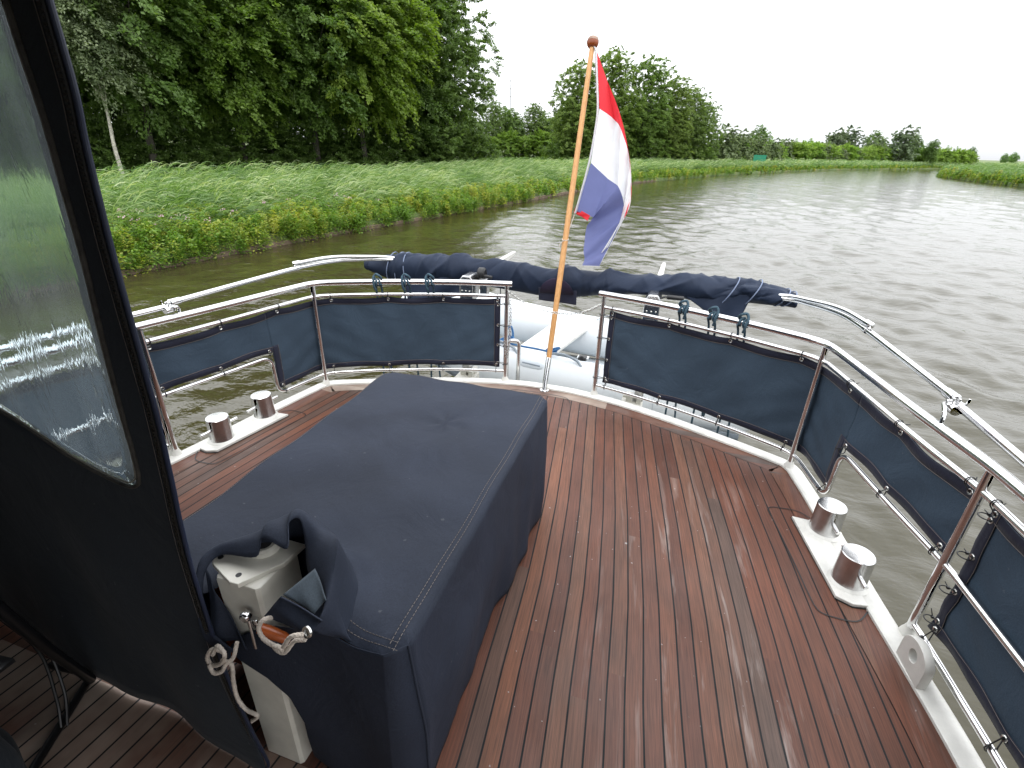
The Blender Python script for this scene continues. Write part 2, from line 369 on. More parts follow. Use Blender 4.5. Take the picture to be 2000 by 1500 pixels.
# ground
m, t, b = newmat('bank_grass'); v = coords(t)
c = ramp(t, noise(t, v, 0.35, 8, 0.7), [(0.3, (0.07, 0.11, 0.03)), (0.5, (0.11, 0.16, 0.05)), (0.62, (0.17, 0.17, 0.07)), (0.75, (0.10, 0.16, 0.05))]); t.links.new(c, b.inputs['Base Color'])
b.inputs['Roughness'].default_value = 0.9; bump(t, noise(t, v, 6, 6, 0.7), 1.0, 0.25, b); M['ground'] = m
# vinyl window: clear film, slightly milky and rippled
m, t, b = newmat('vinyl_film'); out = t.nodes['Material Output']
cc = coords(t, (9, 9, 2.0)); rip = noise(t, cc, 1.4, 4, 0.55, 1.0); cc2 = coords(t, (3, 3, 26)); rip2 = noise(t, cc2, 1.0, 2)
hh = math_(t, 'ADD', math_(t, 'MULTIPLY', rip, 1.0), math_(t, 'MULTIPLY', rip2, 0.12))
bn = bump(t, hh, 1.0, 0.008, None)
rf = t.nodes.new('ShaderNodeBsdfRefraction'); rf.inputs['IOR'].default_value = 1.12; rf.inputs['Roughness'].default_value = 0.035; rf.inputs['Color'].default_value = (0.80, 0.86, 0.88, 1); t.links.new(bn, rf.inputs['Normal'])
gl = t.nodes.new('ShaderNodeBsdfGlossy'); gl.inputs['Roughness'].default_value = 0.12; gl.inputs['Color'].default_value = (0.8,0.8,0.8,1); t.links.new(bn, gl.inputs['Normal'])
df = t.nodes.new('ShaderNodeBsdfTranslucent'); df.inputs['Color'].default_value = (0.80, 0.86, 0.88, 1)
m1 = t.nodes.new('ShaderNodeMixShader'); m1.inputs[0].default_value = 0.06; t.links.new(rf.outputs[0], m1.inputs[1]); t.links.new(gl.outputs[0], m1.inputs[2])
m2 = t.nodes.new('ShaderNodeMixShader'); t.links.new(ramp(t, noise(t, coords(t, (6,6,1.5)), 1.2, 4), [(0.35, (0.06,)*3), (0.65, (0.12,)*3)]), m2.inputs[0]); t.links.new(m1.outputs[0], m2.inputs[1]); t.links.new(df.outputs[0], m2.inputs[2])
t.links.new(m2.outputs[0], out.inputs[0]); M['vinyl'] = m
M['leaf_dark'] = leafmat('leaf_dark', (0.070, 0.122, 0.024), (0.115, 0.182, 0.040), (0.18, 0.25, 0.075), 0.45)
M['leaf_mid'] = leafmat('leaf_mid', (0.070, 0.112, 0.024), (0.125, 0.185, 0.045), (0.19, 0.255, 0.08), 0.42)
M['leaf_fresh'] = leafmat('leaf_fresh', (0.078, 0.140, 0.020), (0.135, 0.21, 0.030), (0.21, 0.29, 0.06), 0.45)
M['leaf_silver'] = leafmat('leaf_silver', (0.09, 0.13, 0.06), (0.14, 0.18, 0.085), (0.22, 0.26, 0.15), 0.3)
M['reed'] = leafmat('reed_blade', (0.055, 0.12, 0.026), (0.16, 0.26, 0.085), (0.42, 0.48, 0.27), 0.35, 0.42)
M['reed_dark'] = leafmat('reed_blade_dark', (0.075, 0.15, 0.035), (0.12, 0.21, 0.055), (0.20, 0.27, 0.11), 0.35, 0.5)
M['herb'] = leafmat('herb_leaf', (0.085, 0.18, 0.030), (0.17, 0.28, 0.042), (0.38, 0.36, 0.07), 0.45)
M['blossom'] = simple('pink_blossom', (0.55, 0.38, 0.42), 0.8)
# ================================================================= the river and its banks
LB = [(-16,-60),(-15,-20),(-14.5,0),(-14.2,10.4),(-13.7,13.5),(-13.35,17.3),(-12.9,21),(-12,25.2),(-10.4,35),(-8.6,48),(-4.9,66.5),(5.7,98),(33,157),(89.5,243),(170,330),(340,440),(900,700),(2600,1400)]
RB = [(70,-300),(56,0),(50,60),(49.2,100),(49.4,116),(52.4,140),(62,163),(86,196),(136,244),(230,310),(420,395),(950,610),(2700,1250)]
def resample(P, step):
    P = np.array(P, float); out = [P[0]]
    for a, b in zip(P, P[1:]):
        L = np.hypot(*(b-a)); n = max(1, int(L/step)); 
        for k in range(1, n+1): out.append(a + (b-a)*k/n)
    return np.array(out)
def smoothline(P, it=3):
    P = P.copy()
    for _ in range(it): P[1:-1] = 0.25*P[:-2] + 0.5*P[1:-1] + 0.25*P[2:]
    return P
LBs = smoothline(resample(LB, 3.0), 3); RBs = smoothline(resample(RB, 3.0), 3)
def normals(P, side):
    T = np.gradient(P, axis=0); T /= np.linalg.norm(T, axis=1)[:, None]; return np.stack([-T[:,1], T[:,0]], 1)*side
NL = normals(LBs, 1); NR = normals(RBs, -1)
def land_z(d):
    return np.interp(d, [0, 0.25, 3, 12, 30, 60, 200, 3000], [-1.72, -1.62, -1.55, -1.35, -1.22, -1.15, -1.05, -1.0])
def ground_mesh(name, P, Nn, offs, mat):
    mb = MB(); rows = []
    for d in offs:
        rows.append([(p[0]+n[0]*d, p[1]+n[1]*d, float(land_z(d)) + 0.05*math.sin(p[1]*0.7+d)*min(d/5,1)) for p, n in zip(P, Nn)])
    rows.insert(0, [(p[0], p[1], -3.0) for p in P])
    mb.grid(rows); o = build(name, mb, mat, smooth=True, angle=80); return setp(o, kind='structure')
ground_mesh('ground', LBs, NL, [0, 0.25, 1, 2, 3, 5, 8, 12, 20, 30, 45, 70, 110, 200, 450, 1200, 3000], M['ground'])
# inside of the bend: one sheet filled from its outline
mb = MB(); poly = [(p[0], p[1], -1.5) for p in RBs] + [(3000, 600, -1.5), (3000, -2500, -1.5), (300, -2500, -1.5)]
import bmesh
bm = bmesh.new(); vs = [bm.verts.new(p) for p in poly]; es = [bm.edges.new((vs[i], vs[(i+1) % len(vs)])) for i in range(len(vs))]
bmesh.ops.triangle_fill(bm, edges=es, use_beauty=True); bmesh.ops.recalc_face_normals(bm, faces=bm.faces)
low = [bm.verts.new((p[0], p[1], -3)) for p in RBs]
for i in range(len(RBs)-1): bm.faces.new((vs[i], vs[i+1], low[i+1], low[i]))
me = bpy.data.meshes.new('ground'); bm.to_mesh(me); bm.free(); me.materials.append(M['ground'])
o = bpy.data.objects.new('ground', me); COL.objects.link(o); setp(o, kind='structure')
# timber revetment along the near bank
mb = MB(); P = LBs[(LBs[:,1] > -12) & (LBs[:,1] < 75)]; Nn = NL[(LBs[:,1] > -12) & (LBs[:,1] < 75)]
prof = [(-0.10, -2.6), (-0.10, -1.86), (-0.07, -1.83), (0.08, -1.83), (0.10, -1.86), (0.10, -2.6)]
rows = [[(p[0]+n[0]*a, p[1]+n[1]*a, z + 0.025*math.sin(p[1]*1.7)) for a, z in prof] for p, n in zip(P, Nn)]
mb.grid(rows)
o = build('revetment', mb, M['timber'], angle=30); setp(o, 'low weathered brown timber revetment along the foot of the left bank', 'revetment')

# water: polar sheet round the boat, real waves near, ripples in the shader
def wave_field(X, Y, cell):
    r2 = np.random.default_rng(3); Z = np.zeros_like(X)
    for k in range(70):
        lam = 0.30 * (1.05 ** k) * 1.0 if k < 52 else 0.5*(1.05**(k-40)); lam = min(lam, 5.5)
        th = r2.normal(math.radians(15), math.radians(38)); kk = 2*math.pi/lam
        amp = 0.0038*lam**1.0*r2.uniform(0.5, 1.2); ph = r2.uniform(0, 6.283)
        att = np.clip((lam/(3.0*cell)-1), 0, 1)*(1.5 if lam < 1.2 else 1.0)
        a = kk*(math.cos(th)*X + math.sin(th)*Y) + ph
        Z += amp*att*0.85*(np.exp(np.sin(a))-1.266)
    return Z
nr, na = 820, 1200
rad = 1.0*np.exp(np.linspace(0, math.log(420), nr)); rad = np.concatenate([rad, [600, 1000, 3200]])
ang = np.linspace(R(-118), R(128), na)
RR, AA = np.meshgrid(rad, ang, indexing='ij')
X = 0.7 + RR*np.sin(AA); Y = RR*np.cos(AA)
cell = np.maximum(RR*(ang[1]-ang[0]), RR*0.0074)
# gusts leave smoother and rougher patches
g = 0.78 + 0.22*np.sin(X*0.11+1.3*np.sin(Y*0.05))*np.sin(Y*0.075+0.9*np.sin(X*0.04))
lee = np.clip((X + 13)/16, 0.5, 1)           # sheltered under the trees
Z = WATER + wave_field(X, Y, cell)*g*lee
V = np.stack([X, Y, Z], -1).reshape(-1, 3); n_r = len(rad)
idx = np.arange(n_r*na).reshape(n_r, na)
F = np.stack([idx[:-1,:-1], idx[:-1,1:], idx[1:,1:], idx[1:,:-1]], -1).reshape(-1, 4)[:, ::-1]
me = npmesh('water', V, F, M['water'], smooth=True); o = bpy.data.objects.new('water', me); COL.objects.link(o); setp(o, kind='structure')

# ================================================================= leaves
def unit(a): return a/np.maximum(np.linalg.norm(a, axis=-1, keepdims=True), 1e-9)
def leaf_quads(C, T, Nn, L, W):
    """rhombic leaves: centre, direction, normal, length, width"""
    T = unit(T); B = unit(np.cross(Nn, T)); n = len(C)
    a = C - T*L[:,None]*0.5; c = C + T*L[:,None]*0.5; nn = unit(np.cross(T, B))
    b = C + B*W[:,None]*0.5 + nn*W[:,None]*0.12 - T*L[:,None]*0.05; d = C - B*W[:,None]*0.5 + nn*W[:,None]*0.12 - T*L[:,None]*0.05
    V = np.stack([a, b, c, d], 1).reshape(-1, 3); return V, np.arange(4*n).reshape(n, 4)
WIND = np.array([0.93, 0.30, 0.0])
def crown_mesh(name, seed, H, Rad, zb, nsp, per, leaf, mat, shape='round', droop=0.5, wind=0.5, lobes=9, rough=0.2, spl=1.5, outw=0.75, lob=1.0):
    r = np.random.default_rng(seed); wind *= 0.6
    # lobes give the crown its uneven outline
    lc = []; 
    for i in range(lobes):
        t = (i+0.5)/lobes; z = zb + (H-zb)*(0.12+0.80*t); a = i*2.39996 + r.uniform(-.5,.5)
        if shape == 'round': pr = math.sin(math.pi*min(0.97, 0.18+0.74*t))**0.7
        elif shape == 'cone': pr = (1-t)**0.75*1.05+0.1
        else: pr = 0.9*math.sin(math.pi*min(0.97, 0.30+0.62*t))**0.6
        rr = Rad*pr*r.uniform(0.42, 0.62); lc.append((rr*math.cos(a)+wind*0.05*z, rr*math.sin(a), z, Rad*lob*r.uniform(0.40, 0.60)*(0.6+0.4*pr)))
    lc.append((0.3, 0, H-Rad*0.34, Rad*0.36)); lc.append((0, 0, zb+(H-zb)*0.42, Rad*0.66)); lc.append((0, 0, zb+(H-zb)*0.68, Rad*0.55))
    lc = np.array(lc)
    w = lc[:,3]**2; pick = r.choice(len(lc), nsp, p=w/w.sum())
    u = r.normal(size=(nsp, 3)); u[:,2] = u[:,2]*0.9+0.12; u = unit(u)
    rad_ = lc[pick,3]*(1-np.abs(r.normal(0, rough, nsp)).clip(0, .8)); stretch = np.array([1,1,1.15])
    S = lc[pick,:3] + u*rad_[:,None]*stretch
    S[:,2] = np.maximum(S[:,2], zb*0.75 + r.uniform(0, 1.2, nsp))
    out = unit(np.stack([S[:,0], S[:,1], (S[:,2]-(zb+(H-zb)*0.55))*0.5], 1))
    ax = unit(out*outw + WIND*wind*r.uniform(.5,1.4,(nsp,1)) + r.normal(0, .30, (nsp,3)) + np.array([0,0,0.15]))
    Ls = spl*r.uniform(0.5, 1.25, nsp)
    # leaves
    n = nsp*per; sp = np.repeat(np.arange(nsp), per); t = r.beta(1.3, 1.1, n)
    side = unit(np.cross(ax, np.array([0,0,1.0])))[sp]
    C = S[sp] + ax[sp]*(t*Ls[sp])[:,None]; C[:,2] -= droop*(t**2)*Ls[sp]
    wdt = (0.10+0.34*np.sin(np.pi*np.clip(t*0.9+0.05,0,1)))*Ls[sp]*0.62
    C += side*(r.normal(0, 1, n)*wdt*0.62)[:,None]; C += r.normal(0, 0.075, (n,3))*Ls[sp][:,None]*np.array([1,1,0.9])
    T = unit(ax[sp]*0.8 + side*r.normal(0,.6,(n,1)) + r.normal(0,.4,(n,3)) + np.array([0,0,-droop*0.7]) + WIND*wind*0.5)
    Nn = unit(np.array([0,0,0.85]) + out[sp]*0.75 + r.normal(0, .5, (n,3)))
    L = leaf*r.uniform(.65, 1.3, n); W = L*r.uniform(.45, .65, n)
    V, F = leaf_quads(C, T, Nn, L, W)
    base = r.uniform(0.15, 0.75, nsp)[sp] + r.normal(0, .13, n) + 0.18*(t-0.5)
    return npmesh(name, V, F, mat, {'tint': base.clip(0,1)}), lc
def trunk_mesh(name, H, r0, lc, mat, seed, lean=(0.5, 0.0), multi=1):
    r = random.Random(seed); mb = MB(); tops = []
    for k in range(multi):
        ox, oy = (0, 0) if multi == 1 else (r.uniform(-.5,.5), r.uniform(-.5,.5))
        pts = [(ox + lean[0]*(i/8)**2 + r.uniform(-.08,.08), oy + lean[1]*(i/8)**2 + r.uniform(-.08,.08), -0.3 + (H*0.86+0.3)*i/8) for i in range(9)]
        rs = [r0*(1.35 if i == 0 else (1-0.88*i/8))*(1 if multi == 1 else .6) for i in range(9)]; mb.tube(catmull(pts, 3), [float(np.interp(j/24, np.arange(9)/8, rs)) for j in range(25)], 9)
        tops = pts
    for (x, y, z, q) in lc:
        z0 = max(1.5, z - abs(q)*0.9 - r.uniform(.5, 2)); i = min(7, max(0, int(z0/(H*0.86)*8))); st = Vector(tops[i])
        st.z = z0; mid = st.lerp(Vector((x,y,z)), .5) + Vector((0,0,-.3)); mb.tube(catmull([st, mid, (x,y,z)], 4), np.linspace(r0*.35, r0*.06, 9), 6)
    me = bpy.data.meshes.new(name); me.from_pydata(mb.v, [], mb.f); me.polygons.foreach_set('use_smooth', [True]*len(mb.f)); me.materials.append(mat); return me
KIND = {}
def kind(key, seed, H, Rad, zb, nsp, per, leaf, mat, r0, bark='bark', **kw):
    cm, lc = crown_mesh('crown', seed, H, Rad, zb, nsp, per, leaf, M[mat], **kw)
    KIND[key] = (cm, trunk_mesh('trunk', H, r0, lc, M[bark], seed))
kind('oak', 11, 17, 6.0, 5.2, 860, 105, 0.27, 'leaf_dark', 0.32, droop=0.55, wind=0.55, lobes=13)
kind('elm', 12, 16.5, 5.4, 4.6, 860, 105, 0.27, 'leaf_fresh', 0.28, droop=0.6, wind=0.7, lobes=13)
kind('alder', 13, 18, 5.2, 4.2, 860, 100, 0.26, 'leaf_dark', 0.27, droop=0.5, wind=0.6, lobes=14, shape='round')
kind('poplar', 14, 21, 6.9, 0.8, 1300, 125, 0.225, 'leaf_mid', 0.35, droop=0.35, wind=0.3, lobes=20, shape='full', rough=0.10, spl=1.3, outw=0.15, lob=1.12)
kind('birch', 15, 13, 2.6, 6.2, 300, 100, 0.20, 'leaf_silver', 0.16, bark='birch', droop=0.9, wind=0.6)
kind('willow', 16, 9, 4.2, 0.3, 380, 100, 0.30, 'leaf_silver', 0.25, droop=0.3, wind=0.4, shape='full', lobes=11, outw=0.25, lob=1.1, spl=1.0)
kind('bush', 17, 4.2, 2.7, 0.1, 230, 95, 0.20, 'leaf_fresh', 0.08, droop=0.2, wind=0.4, shape='full', lobes=7, spl=1.1)
kind('shrub', 18, 3.2, 2.6, 0.1, 200, 95, 0.17, 'leaf_dark', 0.06, droop=0.3, wind=0.4, shape='full', lobes=7, spl=1.0)
def dist_left(x, y): return float(np.min(np.hypot(LBs[:,0]-x, LBs[:,1]-y)))
def tree(key, name, x, y, s, label, cat='tree', group=None, tint=(1,1,1), rot=None, sz=None, z=None):
    cm, tm = KIND[key]; z = float(land_z(dist_left(x, y))) - 0.05 if z is None else z
    t = thing(name, (x, y, z), label, cat, group)
    rr = random.Random(int(x*31+y*17)); t.rotation_euler = (0, 0, (rr.uniform(-0.7, 0.7) if rot is None else rot)); t.scale = (s, s, sz or s)
    for nm, me in (('crown', cm), ('trunk', tm)):
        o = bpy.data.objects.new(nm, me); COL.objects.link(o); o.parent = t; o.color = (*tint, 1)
    return t
# --- the wood on the left bank: front row, each told apart
D_, F_ = (0.92, 0.95, 0.95), (1, 1, 1)
front = [
 ('oak', -47.5, 17.5, 1.0, 'dark broadleaf tree seen through the clear window of the side curtain', (0.9,0.95,1.0)),
 ('alder', -44.8, 26.0, 0.95, 'greyish green tree half hidden by the curtain edge, leftmost of the open view', (1.1,1.08,1.25)),
 ('oak', -37.2, 31.0, 1.0, 'tree with sweeping grey green boughs just right of the birch trunk', (1.0,1.05,1.05)),
 ('elm', -34.4, 37.0, 0.95, 'dark tree with a pale young bough hanging low in its middle', (0.85,0.9,0.85)),
 ('oak', -31.0, 41.8, 1.05, 'tree whose bare grey trunk stands clear above the reeds', (0.9,0.97,0.85)),
 ('elm', -27.6, 44.2, 1.02, 'bright yellow green tree with drooping wind combed boughs', (1.15,1.12,0.9)),
 ('alder', -27.0, 50.5, 1.0, 'dark tree squeezed behind the bright yellow green one', (0.85,0.9,0.9)),
 ('poplar', -24.6, 54.2, 0.86, 'tall dense tree closing the right end of the left wood', (1.0,1.06,1.05)),
]
for key, x, y, s, lab, tint in front: tree(key, 'broadleaf_tree', x, y, s, lab, tint=tint)
tree('birch', 'birch_tree', -35.8, 27.3, 0.9, 'slim birch with a white leaning trunk at the edge of the left wood')
rb = random.Random(5)
for row, off in ((1, 7.5), (2, 15), (3, 24)):
    for k in range(8):
        t = k/7; x = -54 + t*27 - off*0.80 + rb.uniform(-1.5,1.5); y = 14 + t*46 + off*0.55 + rb.uniform(-1.5,1.5)
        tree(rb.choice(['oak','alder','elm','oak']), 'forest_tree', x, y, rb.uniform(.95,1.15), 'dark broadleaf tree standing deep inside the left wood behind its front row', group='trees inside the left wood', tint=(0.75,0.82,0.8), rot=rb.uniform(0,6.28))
# undergrowth at the foot of the wood
for k in range(17):
    t = k/16; x = -47 + t*26 + rb.uniform(-.8,.8); y = 17.5 + t*36 + rb.uniform(-1,1)
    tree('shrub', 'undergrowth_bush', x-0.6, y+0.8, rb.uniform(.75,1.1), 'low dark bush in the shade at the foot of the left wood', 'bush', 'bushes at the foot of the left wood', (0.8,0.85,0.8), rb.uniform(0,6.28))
for k in range(12):
    t = k/11; x = -52 + t*26; y = 19 + t*38
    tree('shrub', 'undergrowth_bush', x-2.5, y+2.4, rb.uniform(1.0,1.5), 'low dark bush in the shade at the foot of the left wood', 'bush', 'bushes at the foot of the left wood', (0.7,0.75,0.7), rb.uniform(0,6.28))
# --- the clump behind the flag
clump = [
 ('poplar', -18.3, 93.2, 0.71, 'tree with open feathery twigs forming the left edge of the far clump, behind the flagpole', (1.38,1.34,1.23)),
 ('poplar', -13.6, 97.0, 0.81, 'tallest tree of the far clump, rising behind the top of the flagpole', (1.26,1.26,1.01)),
 ('poplar', -8.0, 102.5, 0.79, 'tall round topped tree of the far clump right of the red stripe', (1.16,1.24,1.01)),
 ('poplar', -3.6, 107.0, 0.68, 'middle height tree of the far clump where its roofline steps down', (1.32,1.26,1.12)),
 ('poplar', -0.2, 112.0, 0.62, 'tree of the far clump with bare stems showing at its foot', (1.20,1.20,1.23)),
 ('poplar', 2.6, 117.5, 0.54, 'lowest tree at the right end of the far clump', (1.14,1.20,1.12)),
]
for key, x, y, s, lab, tint in clump: tree(key, 'broadleaf_tree', x, y, s, lab, tint=tint)
for k in range(9):
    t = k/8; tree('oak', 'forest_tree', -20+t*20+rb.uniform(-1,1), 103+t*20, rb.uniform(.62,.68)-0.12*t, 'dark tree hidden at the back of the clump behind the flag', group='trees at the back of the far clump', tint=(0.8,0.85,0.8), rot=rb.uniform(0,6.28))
for k in range(9):
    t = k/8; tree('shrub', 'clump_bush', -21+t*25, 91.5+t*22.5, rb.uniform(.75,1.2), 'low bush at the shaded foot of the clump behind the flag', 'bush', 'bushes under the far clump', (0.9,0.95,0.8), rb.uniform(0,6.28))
# --- distant wood between the two, tree tints stand in for haze
far = [(-52,128,.74),(-47,132,.80),(-42.5,135,.82),(-37.5,138,.80),(-33,140,.76),(-28.5,142,.78),(-24,144,.72),(-56,124,.7)]
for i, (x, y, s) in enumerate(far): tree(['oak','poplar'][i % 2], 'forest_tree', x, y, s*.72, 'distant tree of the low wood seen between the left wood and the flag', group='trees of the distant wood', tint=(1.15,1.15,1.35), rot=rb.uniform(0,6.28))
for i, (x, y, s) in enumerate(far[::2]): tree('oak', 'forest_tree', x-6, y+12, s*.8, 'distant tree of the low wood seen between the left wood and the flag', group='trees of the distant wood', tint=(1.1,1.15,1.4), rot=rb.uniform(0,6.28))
for k in range(9): tree('bush', 'meadow_bush', -52+k*3.6, 123+k*2.0, rb.uniform(.8,1.35), 'light green bush in front of the distant wood', 'bush', 'bushes in front of the distant wood', (1.0,1.05,0.9), rb.uniform(0,6.28))
# --- scrub and willows along the far bend; pale tints paint haze over silvery leaves
for k in range(60):
    t = k/59; x = 13 + t*70 + rb.uniform(-1.5,1.5); y = 138 + t*96 + rb.uniform(-2,2)
    key = rb.choice(['bush','bush','willow','shrub']); s = (0.60 if key == 'willow' else 1.2)*rb.uniform(.8,1.15)
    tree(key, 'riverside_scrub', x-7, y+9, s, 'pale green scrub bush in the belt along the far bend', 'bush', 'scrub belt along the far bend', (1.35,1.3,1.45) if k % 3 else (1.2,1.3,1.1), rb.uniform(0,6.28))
for k, (x, y, s) in enumerate([(8,129,.72),(11.5,134,.66),(16,142,.60),(20,147,.55)]):
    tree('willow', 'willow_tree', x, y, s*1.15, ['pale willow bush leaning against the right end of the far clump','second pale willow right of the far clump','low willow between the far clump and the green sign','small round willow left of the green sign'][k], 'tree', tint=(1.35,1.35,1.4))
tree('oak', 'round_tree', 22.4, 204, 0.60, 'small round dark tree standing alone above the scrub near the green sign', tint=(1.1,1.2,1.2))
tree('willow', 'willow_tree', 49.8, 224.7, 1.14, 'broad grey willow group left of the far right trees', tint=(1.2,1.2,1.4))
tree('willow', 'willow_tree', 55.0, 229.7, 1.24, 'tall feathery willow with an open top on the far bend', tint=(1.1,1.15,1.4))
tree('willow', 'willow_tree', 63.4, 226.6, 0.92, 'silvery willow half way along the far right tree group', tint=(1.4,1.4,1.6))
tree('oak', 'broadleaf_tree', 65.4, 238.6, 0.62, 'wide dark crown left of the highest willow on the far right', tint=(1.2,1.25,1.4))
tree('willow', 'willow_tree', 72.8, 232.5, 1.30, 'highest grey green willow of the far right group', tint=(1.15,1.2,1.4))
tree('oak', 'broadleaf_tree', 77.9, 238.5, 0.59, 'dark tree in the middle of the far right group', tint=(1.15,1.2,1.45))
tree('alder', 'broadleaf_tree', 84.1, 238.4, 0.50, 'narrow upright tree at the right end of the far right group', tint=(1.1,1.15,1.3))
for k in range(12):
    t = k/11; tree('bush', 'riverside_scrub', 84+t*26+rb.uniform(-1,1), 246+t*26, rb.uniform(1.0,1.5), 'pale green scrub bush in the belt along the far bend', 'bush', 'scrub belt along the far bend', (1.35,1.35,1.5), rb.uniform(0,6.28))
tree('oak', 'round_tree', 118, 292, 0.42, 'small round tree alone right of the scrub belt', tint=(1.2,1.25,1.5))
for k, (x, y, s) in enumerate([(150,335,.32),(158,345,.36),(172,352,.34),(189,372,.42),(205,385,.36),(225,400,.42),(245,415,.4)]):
    tree('oak', 'distant_tree', x, y, s, 'tiny haze-tinted tree on the horizon at the far right', group='trees on the right horizon', tint=(1.5,1.6,2.0))  # tint lifts the horizon trees toward a haze colour

# ================================================================= reeds and herbs
def along(P, Nn, n, y0, y1, d0, d1, r, dens_pow=1.0):
    sel = np.where((P[:-1,1] >= y0) & (P[:-1,1] < y1))[0]; seg = np.linalg.norm(P[1:]-P[:-1], axis=1)[sel]
    i = r.choice(sel, n, p=seg/seg.sum()); t = r.random(n); d = d0 + (d1-d0)*r.random(n)**dens_pow
    b = P[i]*(1-t[:,None]) + P[i+1]*t[:,None]; nn = Nn[i]*(1-t[:,None]) + Nn[i+1]*t[:,None]
    return b + nn*d[:,None], d
def strips(base, ctrl, W):
    """ribbons from control points ctrl (n,k,3), widths W (n,k); side vectors horizontal-ish"""
    n, k, _ = ctrl.shape; t = np.gradient(ctrl, axis=1); s = rng.normal(size=(n,1,3)); s = unit(np.cross(t, s))
    a = ctrl + s*W[:,:,None]*0.5; b = ctrl - s*W[:,:,None]*0.5
    V = np.stack([a, b], 2).reshape(n*k*2, 3); q = np.arange(n*k*2).reshape(n, k, 2)
    F = np.stack([q[:,:-1,0], q[:,:-1,1], q[:,1:,1], q[:,1:,0]], -1).reshape(-1, 4); return V, F
def reed_bed(name, P, Nn, n, y0, y1, d0, d1, h, w, nleaf, mat, seed, lean=0.55, zf=land_z, bare=1.0):
    r = np.random.default_rng(seed); xy, d = along(P, Nn, n, y0, y1, d0, d1, r)
    z0 = zf(d) if callable(zf) else np.full(n, zf)
    patch = 0.5 + 0.5*np.sin(xy[:,0]*0.9+xy[:,1]*0.35)*np.sin(xy[:,1]*0.55+1.0); patch2 = 0.5+0.5*np.sin(xy[:,1]*0.21+xy[:,0]*0.13)
    hh = h*(0.78+0.14*patch+0.10*patch2)*r.uniform(.72, 1.18, n)*np.interp(d, [d0, d0+1.2], [bare, 1.0])
    base = np.stack([xy[:,0], xy[:,1], z0-0.05], 1); gst = np.sin(xy[:,0]*0.55+1.7*np.sin(xy[:,1]*0.31))*np.sin(xy[:,1]*0.8+0.6*np.sin(xy[:,0]*.9)); w_ = WIND[None]*lean*(0.8+0.3*patch[:,None]+0.55*gst[:,None]) + r.normal(0, .10, (n,3))*np.array([1,1,0])
    k = 5; t = np.linspace(0, 1, k)[None,:,None]
    stem = base[:,None,:] + np.array([0,0,1.0])*(hh[:,None,None]*(t-0.16*lean*t**3)) + w_[:,None,:]*hh[:,None,None]*t**2.0*0.8
    Vs, Fs = strips(None, stem, np.broadcast_to(np.linspace(1, .3, k)*w*0.45, (n,k)).copy())
    tint = [np.repeat(0.35+0.25*patch+r.normal(0,.1,n), k-1)]
    # leaves
    m = n*nleaf; si = np.repeat(np.arange(n), nleaf); tt = r.uniform(.30, 1.0, m)
    st = base[si] + np.array([0,0,1.0])*(hh[si]*(tt-0.16*lean*tt**3))[:,None] + w_[si]*(hh[si]*tt**2*0.8)[:,None]
    ang = r.normal(0, .55, m); wd = np.arctan2(WIND[1], WIND[0]) + ang
    dir_ = np.stack([np.cos(wd), np.sin(wd), np.zeros(m)], 1); LL = r.uniform(.38, .80, m)*(h/1.6)*1.05
    q = np.linspace(0, 1, 4)[None,:,None]
    up = r.uniform(.45, 1.5, m)[:,None,None]
    leaf = st[:,None,:] + dir_[:,None,:]*LL[:,None,None]*(q*0.95) + np.array([0,0,1.0])*LL[:,None,None]*(up*q - (up*0.55+0.25)*q**2)
    Vl, Fl = strips(None, leaf, np.stack([np.full(m,w*.6), np.full(m,w), np.full(m,w*.75), np.full(m,w*.08)], 1))
    tint.append(np.repeat(np.clip(0.22+0.20*patch[si]+0.22*gst[si]+0.5*(tt-.5)+r.normal(0,.24,m),0,1), 3))
    V = np.concatenate([Vs, Vl]); F = np.concatenate([Fs, Fl+len(Vs)])
    me = npmesh(name, V, F, M[mat], {'tint': np.clip(np.concatenate(tint),0,1)}); o = bpy.data.objects.new(name, me); COL.objects.link(o)
    return setp(o, kind='stuff')
def stuff(o, label, cat): return setp(o, label, cat)
o = reed_bed('reeds', LBs, NL, 11500, -2, 62, 1.1, 11.5, 1.66, 0.031, 6, 'reed', 1, lean=0.36, bare=0.55); stuff(o, 'pale green reeds combed to the right by the wind on the near left bank', 'reeds')
o = reed_bed('reeds', LBs, NL, 9000, 56, 128, 1.2, 13, 1.7, 0.055, 5, 'reed', 2); stuff(o, 'band of green reeds along the middle stretch of the left bank, behind the flag', 'reeds')
o = reed_bed('reeds', LBs, NL, 9500, 125, 330, 0.5, 14, 1.9, 0.10, 4, 'reed', 3); stuff(o, 'thin far band of reeds along the outside of the bend', 'reeds')
o = reed_bed('reeds', RBs, NR, 9500, 70, 250, 0.0, 10, 1.9, 0.085, 5, 'reed_dark', 4, lean=.3, zf=-1.6); stuff(o, 'dark green reeds and grass on the point of the right bank', 'reeds')
